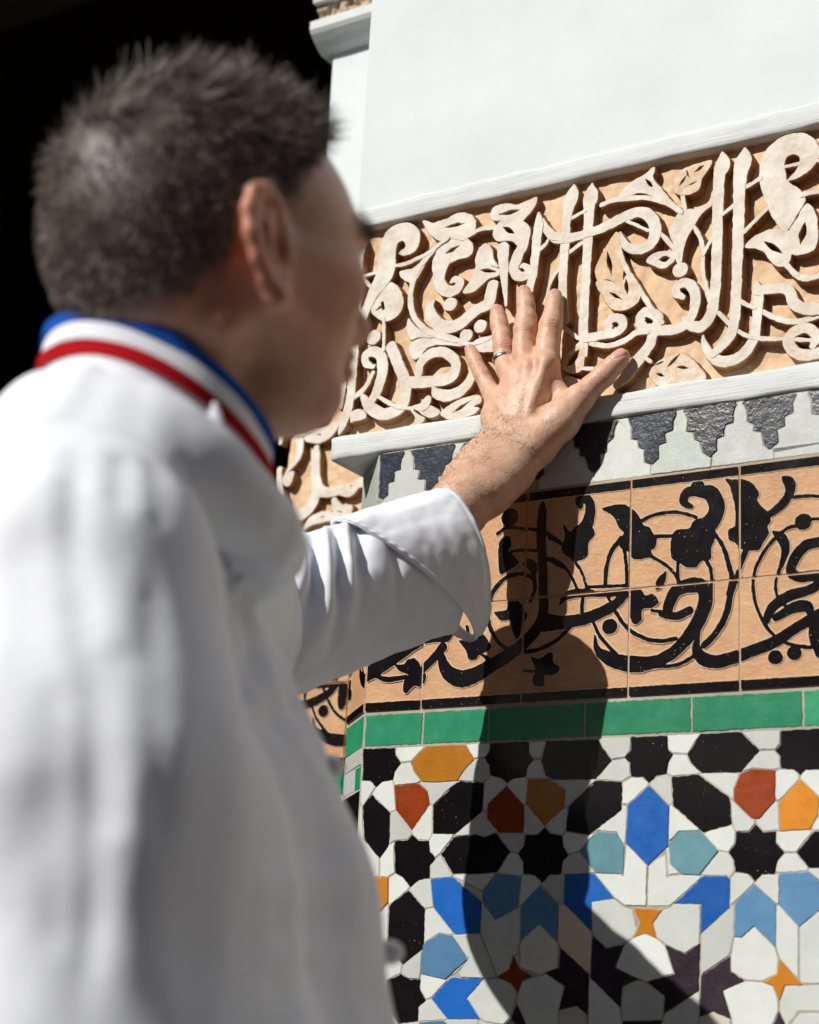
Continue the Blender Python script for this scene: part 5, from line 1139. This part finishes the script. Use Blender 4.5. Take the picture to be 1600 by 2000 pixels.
# neck opening
jd.cone(BO+np.array([0, 0, .0])-.0*BB[0], BO+np.array([0, 0, .12]), .052, .058, k=.004, sub=True)
JV, JQ = surface_nets(jd); JV = laplace(JV, JQ, 3, .5); JN = vnormals(JV, JQ)
def project(P):
    v = P-CAM; z = v@fw; return 800+FPX*(v@rt)/z, 1000-FPX*(v@up)/z, z
pxj, pyj, zj = project(JV); front = (JN@fw) < .15
def on_cloth(px, py):
    d = np.hypot(pxj-px, pyj-py)+np.where(front, 0, 1e4)+zj*60; return JV[int(np.argmin(d))]
jdsp = np.zeros(len(JV))
FOLDS = [ # photo pixels of fold valleys (negative) and ridges (positive), depth mm, half width mm
 ([(150,860),(142,980),(150,1120),(168,1260),(182,1420),(185,1600),(175,1800),(165,2000)], -4, 7), ([(240,880),(244,930),(240,1010)], -3, 6), ([(300,900),(304,950),(300,1030)], -2, 6),
 ([(80,900),(70,1200),(60,1600)], 4, 24), ([(40,1000),(70,1400),(30,1750)], -5, 15), ([(262,900),(256,1400),(250,2000)], 3, 20), ([(300,1100),(292,1400),(300,1700)], -2.5, 8), ([(225,1250),(216,1500),(222,1650)], -4, 9), ([(110,1300),(120,1600),(105,1900)], -3, 8),
 ([(490,1040),(488,1150),(492,1300),(488,1420)], -6, 10), ([(510,1430),(540,1405),(580,1370)], -5, 8), ([(520,1690),(560,1680),(640,1660),(690,1630)], -3.5, 10), ([(520,1820),(560,1812),(640,1790),(690,1760)], -4, 10), ([(520,1945),(560,1925),(620,1890)], -3.5, 10), ([(620,1200),(650,1320),(690,1480)], 4, 13), ([(540,1010),(575,1130),(610,1260)], -4, 8)]
for pts, dep, wd in FOLDS:
    c = catmull(np.array([on_cloth(*p) for p in pts]), 6); d, u = seg_dist(JV, c); wv = wd/1000*(.75+.5*np.sin(np.pi*u)); e = np.clip(np.minimum(u, 1-u)/.12, .15, 1)
    jdsp += dep/1000*np.exp(-(d/wv)**2)*e
bl = (JV-BO)@BB.T
ang = np.arctan2(bl[:, 1], bl[:, 0])
jdsp += .0016*vnoise(ang*5.5, bl[:, 2]*2.5, seed=41)+.0008*vnoise(bl[:, 0]*40, bl[:, 1]*40, bl[:, 2]*7, seed=42)+.0004*vnoise(bl[:, 0]*90, bl[:, 1]*90, bl[:, 2]*60, seed=43)
JV2 = JV+JN*jdsp[:, None]
jacket = mesh_obj('jacket', JV2, JQ, M['cotton'], man, smooth=True); jacket['label'] = 'loose white cotton jacket'

# collar: three ribbons round the neck, high at the nape and low at the throat
def ribbon(name, z0, z1, o, mat, t0=-math.pi, t1=math.pi, th=.0022, n=72, fl=.05):
    V = []; F = []
    for i in range(n+1):
        t = t0+(t1-t0)*i/n; w_ = .0008*math.sin(t*5+z0*300)
        for z, e in ((z0, o+fl*(-z0)), (z1, o+fl*(-z1)), (z1, o-th+fl*(-z1)), (z0, o-th+fl*(-z0))): V.append(cring(t, z, e+w_))
    for i in range(n):
        for k in range(4): F.append((i*4+k, (i+1)*4+k, (i+1)*4+(k+1) % 4, i*4+(k+1) % 4))
    F += [(0, 1, 2, 3), (n*4+3, n*4+2, n*4+1, n*4)]
    return mesh_obj(name, V, F, mat, jacket, smooth=False)
a0, a1 = R(14), R(346)
collar = ribbon('collar', -.046, -.0005, .0, M['cotton'], a0, a1, .004); collar['label'] = 'white stand collar'
ribbon('collar_stripe', -.0088, .0000, .0018, M['blue'], a0, a1, .0016)['label'] = 'blue ribbon along the collar top'
ribbon('collar_stripe', -.0196, -.0091, .0016, M['cotton'], a0, a1, .0014)['label'] = 'white ribbon of the collar'
ribbon('collar_stripe', -.0290, -.0199, .0018, M['red'], a0, a1, .0016)['label'] = 'red ribbon along the collar foot'
# little loop standing up from the shoulder seam
def tube(name, pts, rad, mat, parent, n=10, flat=1.0):
    C = catmull(np.array([p for p in pts]), 6); Rr = np.interp(np.linspace(0, 1, len(C)), np.linspace(0, 1, len(rad)), rad); V = []; F = []
    for i, c in enumerate(C):
        t = C[min(i+1, len(C)-1)]-C[max(i-1, 0)]; t /= np.linalg.norm(t); a = np.cross(t, fw); a /= np.linalg.norm(a); b_ = np.cross(t, a)
        V += [c+Rr[i]*(a*math.cos(2*math.pi*k/n)+b_*math.sin(2*math.pi*k/n)*flat) for k in range(n)]
    for i in range(len(C)-1):
        for k in range(n): F.append((i*n+k, i*n+(k+1) % n, (i+1)*n+(k+1) % n, (i+1)*n+k))
    F += [tuple(range(n))[::-1], tuple(range((len(C)-1)*n, len(C)*n))]
    return mesh_obj(name, V, F, mat, parent, smooth=True)
def near_collar(px, py, z): return CP(px, py, z)
zc = project(cring(R(-62), -.02, .004)[None])[2][0]
tube('collar_loop', [CP(414, 788, zc), CP(418, 815, zc-.003), CP(428, 850, zc-.005), CP(455, 885, zc-.004), CP(480, 915, zc-.002)], [.003, .0046, .0050, .0052, .0040], M['cotton'], jacket, flat=.45)
for px, py in ((700, 1490), (757, 1850)):
    ok_ = (np.abs(pyj-py) < 14) & (zj > .85) & (zj < 1.12); c = JV[np.flatnonzero(ok_)[np.argmax(pxj[ok_])]]+rt*.002
    bm = bmesh.new(); bmesh.ops.create_uvsphere(bm, u_segments=16, v_segments=10, radius=.0088)
    for v in bm.verts: v.co.z *= .85; v.co += Vector(c)
    me = bpy.data.meshes.new('button'); bm.to_mesh(me); bm.free(); me.materials.append(M['button']); me.polygons.foreach_set('use_smooth', np.ones(len(me.polygons), bool))
    o = bpy.data.objects.new('button', me); scene.collection.objects.link(o); o.parent = jacket

# left sleeve and folded cuff
SP = np.array([CP(900, 1092, 1.742), CP(835, 1112, 1.722), CP(740, 1142, 1.695), CP(650, 1176, 1.667), CP(560, 1208, 1.635), ELB, LSH*.3+ELB*.7, LSH*.6+ELB*.4, LSH*.9+ELB*.1])
SPs = catmull(SP, 14); sL = np.concatenate([[0], np.cumsum(np.linalg.norm(np.diff(SPs, axis=0), axis=1))])
def sframe(l):
    c = np.array([np.interp(l, sL, SPs[:, k]) for k in range(3)]); t = np.array([np.interp(min(l+.012, sL[-1]), sL, SPs[:, k])-np.interp(max(l-.012, 0), sL, SPs[:, k]) for k in range(3)]); t /= np.linalg.norm(t)
    v = up-t*(up@t); v /= np.linalg.norm(v); h = np.cross(t, v); h = h if h@rt > 0 else -h
    return c, t, v, h
def tube_surface(name, l0, l1, nu, nv, rv, rh, dfun, mat, parent, lfun=None, thick=.0015, shift=None):
    V = []; F = []
    for layer in (0, 1):
        for i in range(nu+1):
            for j in range(nv):
                ph = 2*math.pi*j/nv; u = i/nu; l = lfun(u, ph) if lfun else l0+(l1-l0)*u
                c, t, v, h = sframe(l); co, si = math.cos(ph), math.sin(ph); e = dfun(l, ph)-layer*thick
                V.append(c+v*co*(rv(l, ph)+e)+h*si*(rh(l, ph)+e)+(shift(l, ph) if shift else 0))
    o = (nu+1)*nv
    for i in range(nu):
        for j in range(nv):
            k = (j+1) % nv; F += [(i*nv+j, i*nv+k, (i+1)*nv+k, (i+1)*nv+j), (o+i*nv+j, o+(i+1)*nv+j, o+(i+1)*nv+k, o+i*nv+k)]
    for i in (0, nu):
        for j in range(nv):
            k = (j+1) % nv; F.append((i*nv+j, o+i*nv+j, o+i*nv+k, i*nv+k) if i == 0 else (i*nv+j, i*nv+k, o+i*nv+k, o+i*nv+j))
    return mesh_obj(name, V, F, mat, parent, smooth=True)
def sl_fold(l, ph):
    # slanting drag folds that run from the hem of the cuff down towards the elbow
    a = (l-.03)*1.0; e = 0.0
    for k, (l0, sk, p0, w_, dp, hw) in enumerate(((.118, .030, .55, .0085, -.0085, .9), (.150, .034, .75, .0085, -.010, .9), (.186, .040, .85, .010, -.012, .9), (.095, .020, 1.15, .006, -.0045, .55), (.218, .03, 1.0, .012, -.010, 1.0), (.134, .032, .6, .008, .0065, .8), (.168, .036, .8, .009, .0075, .8), (.203, .04, .9, .011, .008, .9))):
        d = l-(l0+sk*(ph-p0)); e += dp*math.exp(-(d/w_)**2)*math.exp(-((ph-p0)/hw)**2)
    e += .0022*float(vnoise(np.array(l*38), np.array(ph*2.2+l*20), seed=51))+.0010*float(vnoise(np.array(l*90), np.array(ph*5), seed=52))
    if ph < 2.25+.05 and ph > 2.15: e -= .0022*math.exp(-((ph-2.2)/.03)**2)      # sleeve seam
    return e
def s_rv(l, ph): return float(np.interp(l, [0, .10, .2, .3, .7], [.068, .069, .071, .068, .062]))
def s_rh(l, ph): return (1+.45*max(0, -math.sin(ph)))*float(np.interp(l, [0, .10, .2, .3, .7], [.045, .047, .050, .052, .056]))
sleeve = tube_surface('sleeve', .03, sL[-1], 150, 96, s_rv, s_rh, sl_fold, M['cotton'], jacket)
def cuff_len(ph): return .010+.056*(1+math.cos(ph))*(1.0 if math.cos(ph) > 0 else 1.0)
def c_rv(l, ph): return .0745+(.008*max(0, -math.cos(ph))**3)
def c_rh(l, ph): return .0505*(1+.5*max(0, -math.sin(ph)))
def c_d(l, ph): return .0014*float(vnoise(np.array(l*40), np.array(ph*3), seed=55))+.0007*float(vnoise(np.array(l*110), np.array(ph*8), seed=56))-.0018*math.exp(-((l-.003)/.004)**2)
cuff = tube_surface('cuff', 0, 0, 40, 120, c_rv, c_rh, c_d, M['cotton'], sleeve if False else jacket, lfun=lambda u, ph: u*cuff_len(ph), thick=.0022); cuff['label'] = 'wide folded white cuff with stitched hem'
V = []; F = []; nv = 240; mm = 6
for j in range(nv):
    ph = 2*math.pi*j/nv
    for k in range(mm):
        q = 2*math.pi*k/mm; l = cuff_len(ph)-.0032+.0026*math.cos(q); c, t, v, h = sframe(l); e = c_d(l, ph)+.0006+.0007*math.sin(q)+.0004*math.sin(ph*46); V.append(c+v*math.cos(ph)*(c_rv(l, ph)+e)+h*math.sin(ph)*(c_rh(l, ph)+e))
for j in range(nv):
    for k in range(mm): F.append((j*mm+k, ((j+1) % nv)*mm+k, ((j+1) % nv)*mm+(k+1) % mm, j*mm+(k+1) % mm))
mesh_obj('cuff_hem', V, F, M['cotton'], jacket, smooth=True)

# trousers and shoes, below the frame
td = Field(np.array([*(BO[:2]-.3), .02]), np.array([*(BO[:2]+.3), BO[2]-.5]), .012)
for s in (-1, 1):
    td.chain([(bp3(.01, s*.085, -.58), .115), (bp3(0, s*.09, -.70), .110), (bp3(.01, s*.10, -1.03), .078), (np.array([*bp3(-.01, s*.10, 0)[:2], .10]), .066)], k=.03, m=.05)
TV, TQ = surface_nets(td); mesh_obj('trousers', laplace(TV, TQ, 2), TQ, M['trouser'], man, smooth=True)
for s in (-1, 1):
    sd_ = Field(bp3(.06, s*.11, 0)*np.array([1, 1, 0])-np.array([.22, .22, 0]), bp3(.06, s*.11, 0)*np.array([1, 1, 0])+np.array([.22, .22, .16]), .008)
    a = bp3(-.03, s*.10, 0); b_ = bp3(.15, s*.12, 0); sd_.cone([a[0], a[1], .055], [b_[0], b_[1], .045], .048, .042, k=.01); sd_.cone([a[0], a[1], .055], [a[0], a[1], .12], .045, .042, k=.01)
    sd_.F[:, :, 0] = .05; V_, Q_ = surface_nets(sd_); V_[:, 2] = np.maximum(V_[:, 2], .002); mesh_obj('shoe', laplace(V_, Q_, 1), Q_, plain('black_leather', (.02, .02, .02), .4), man, smooth=True)
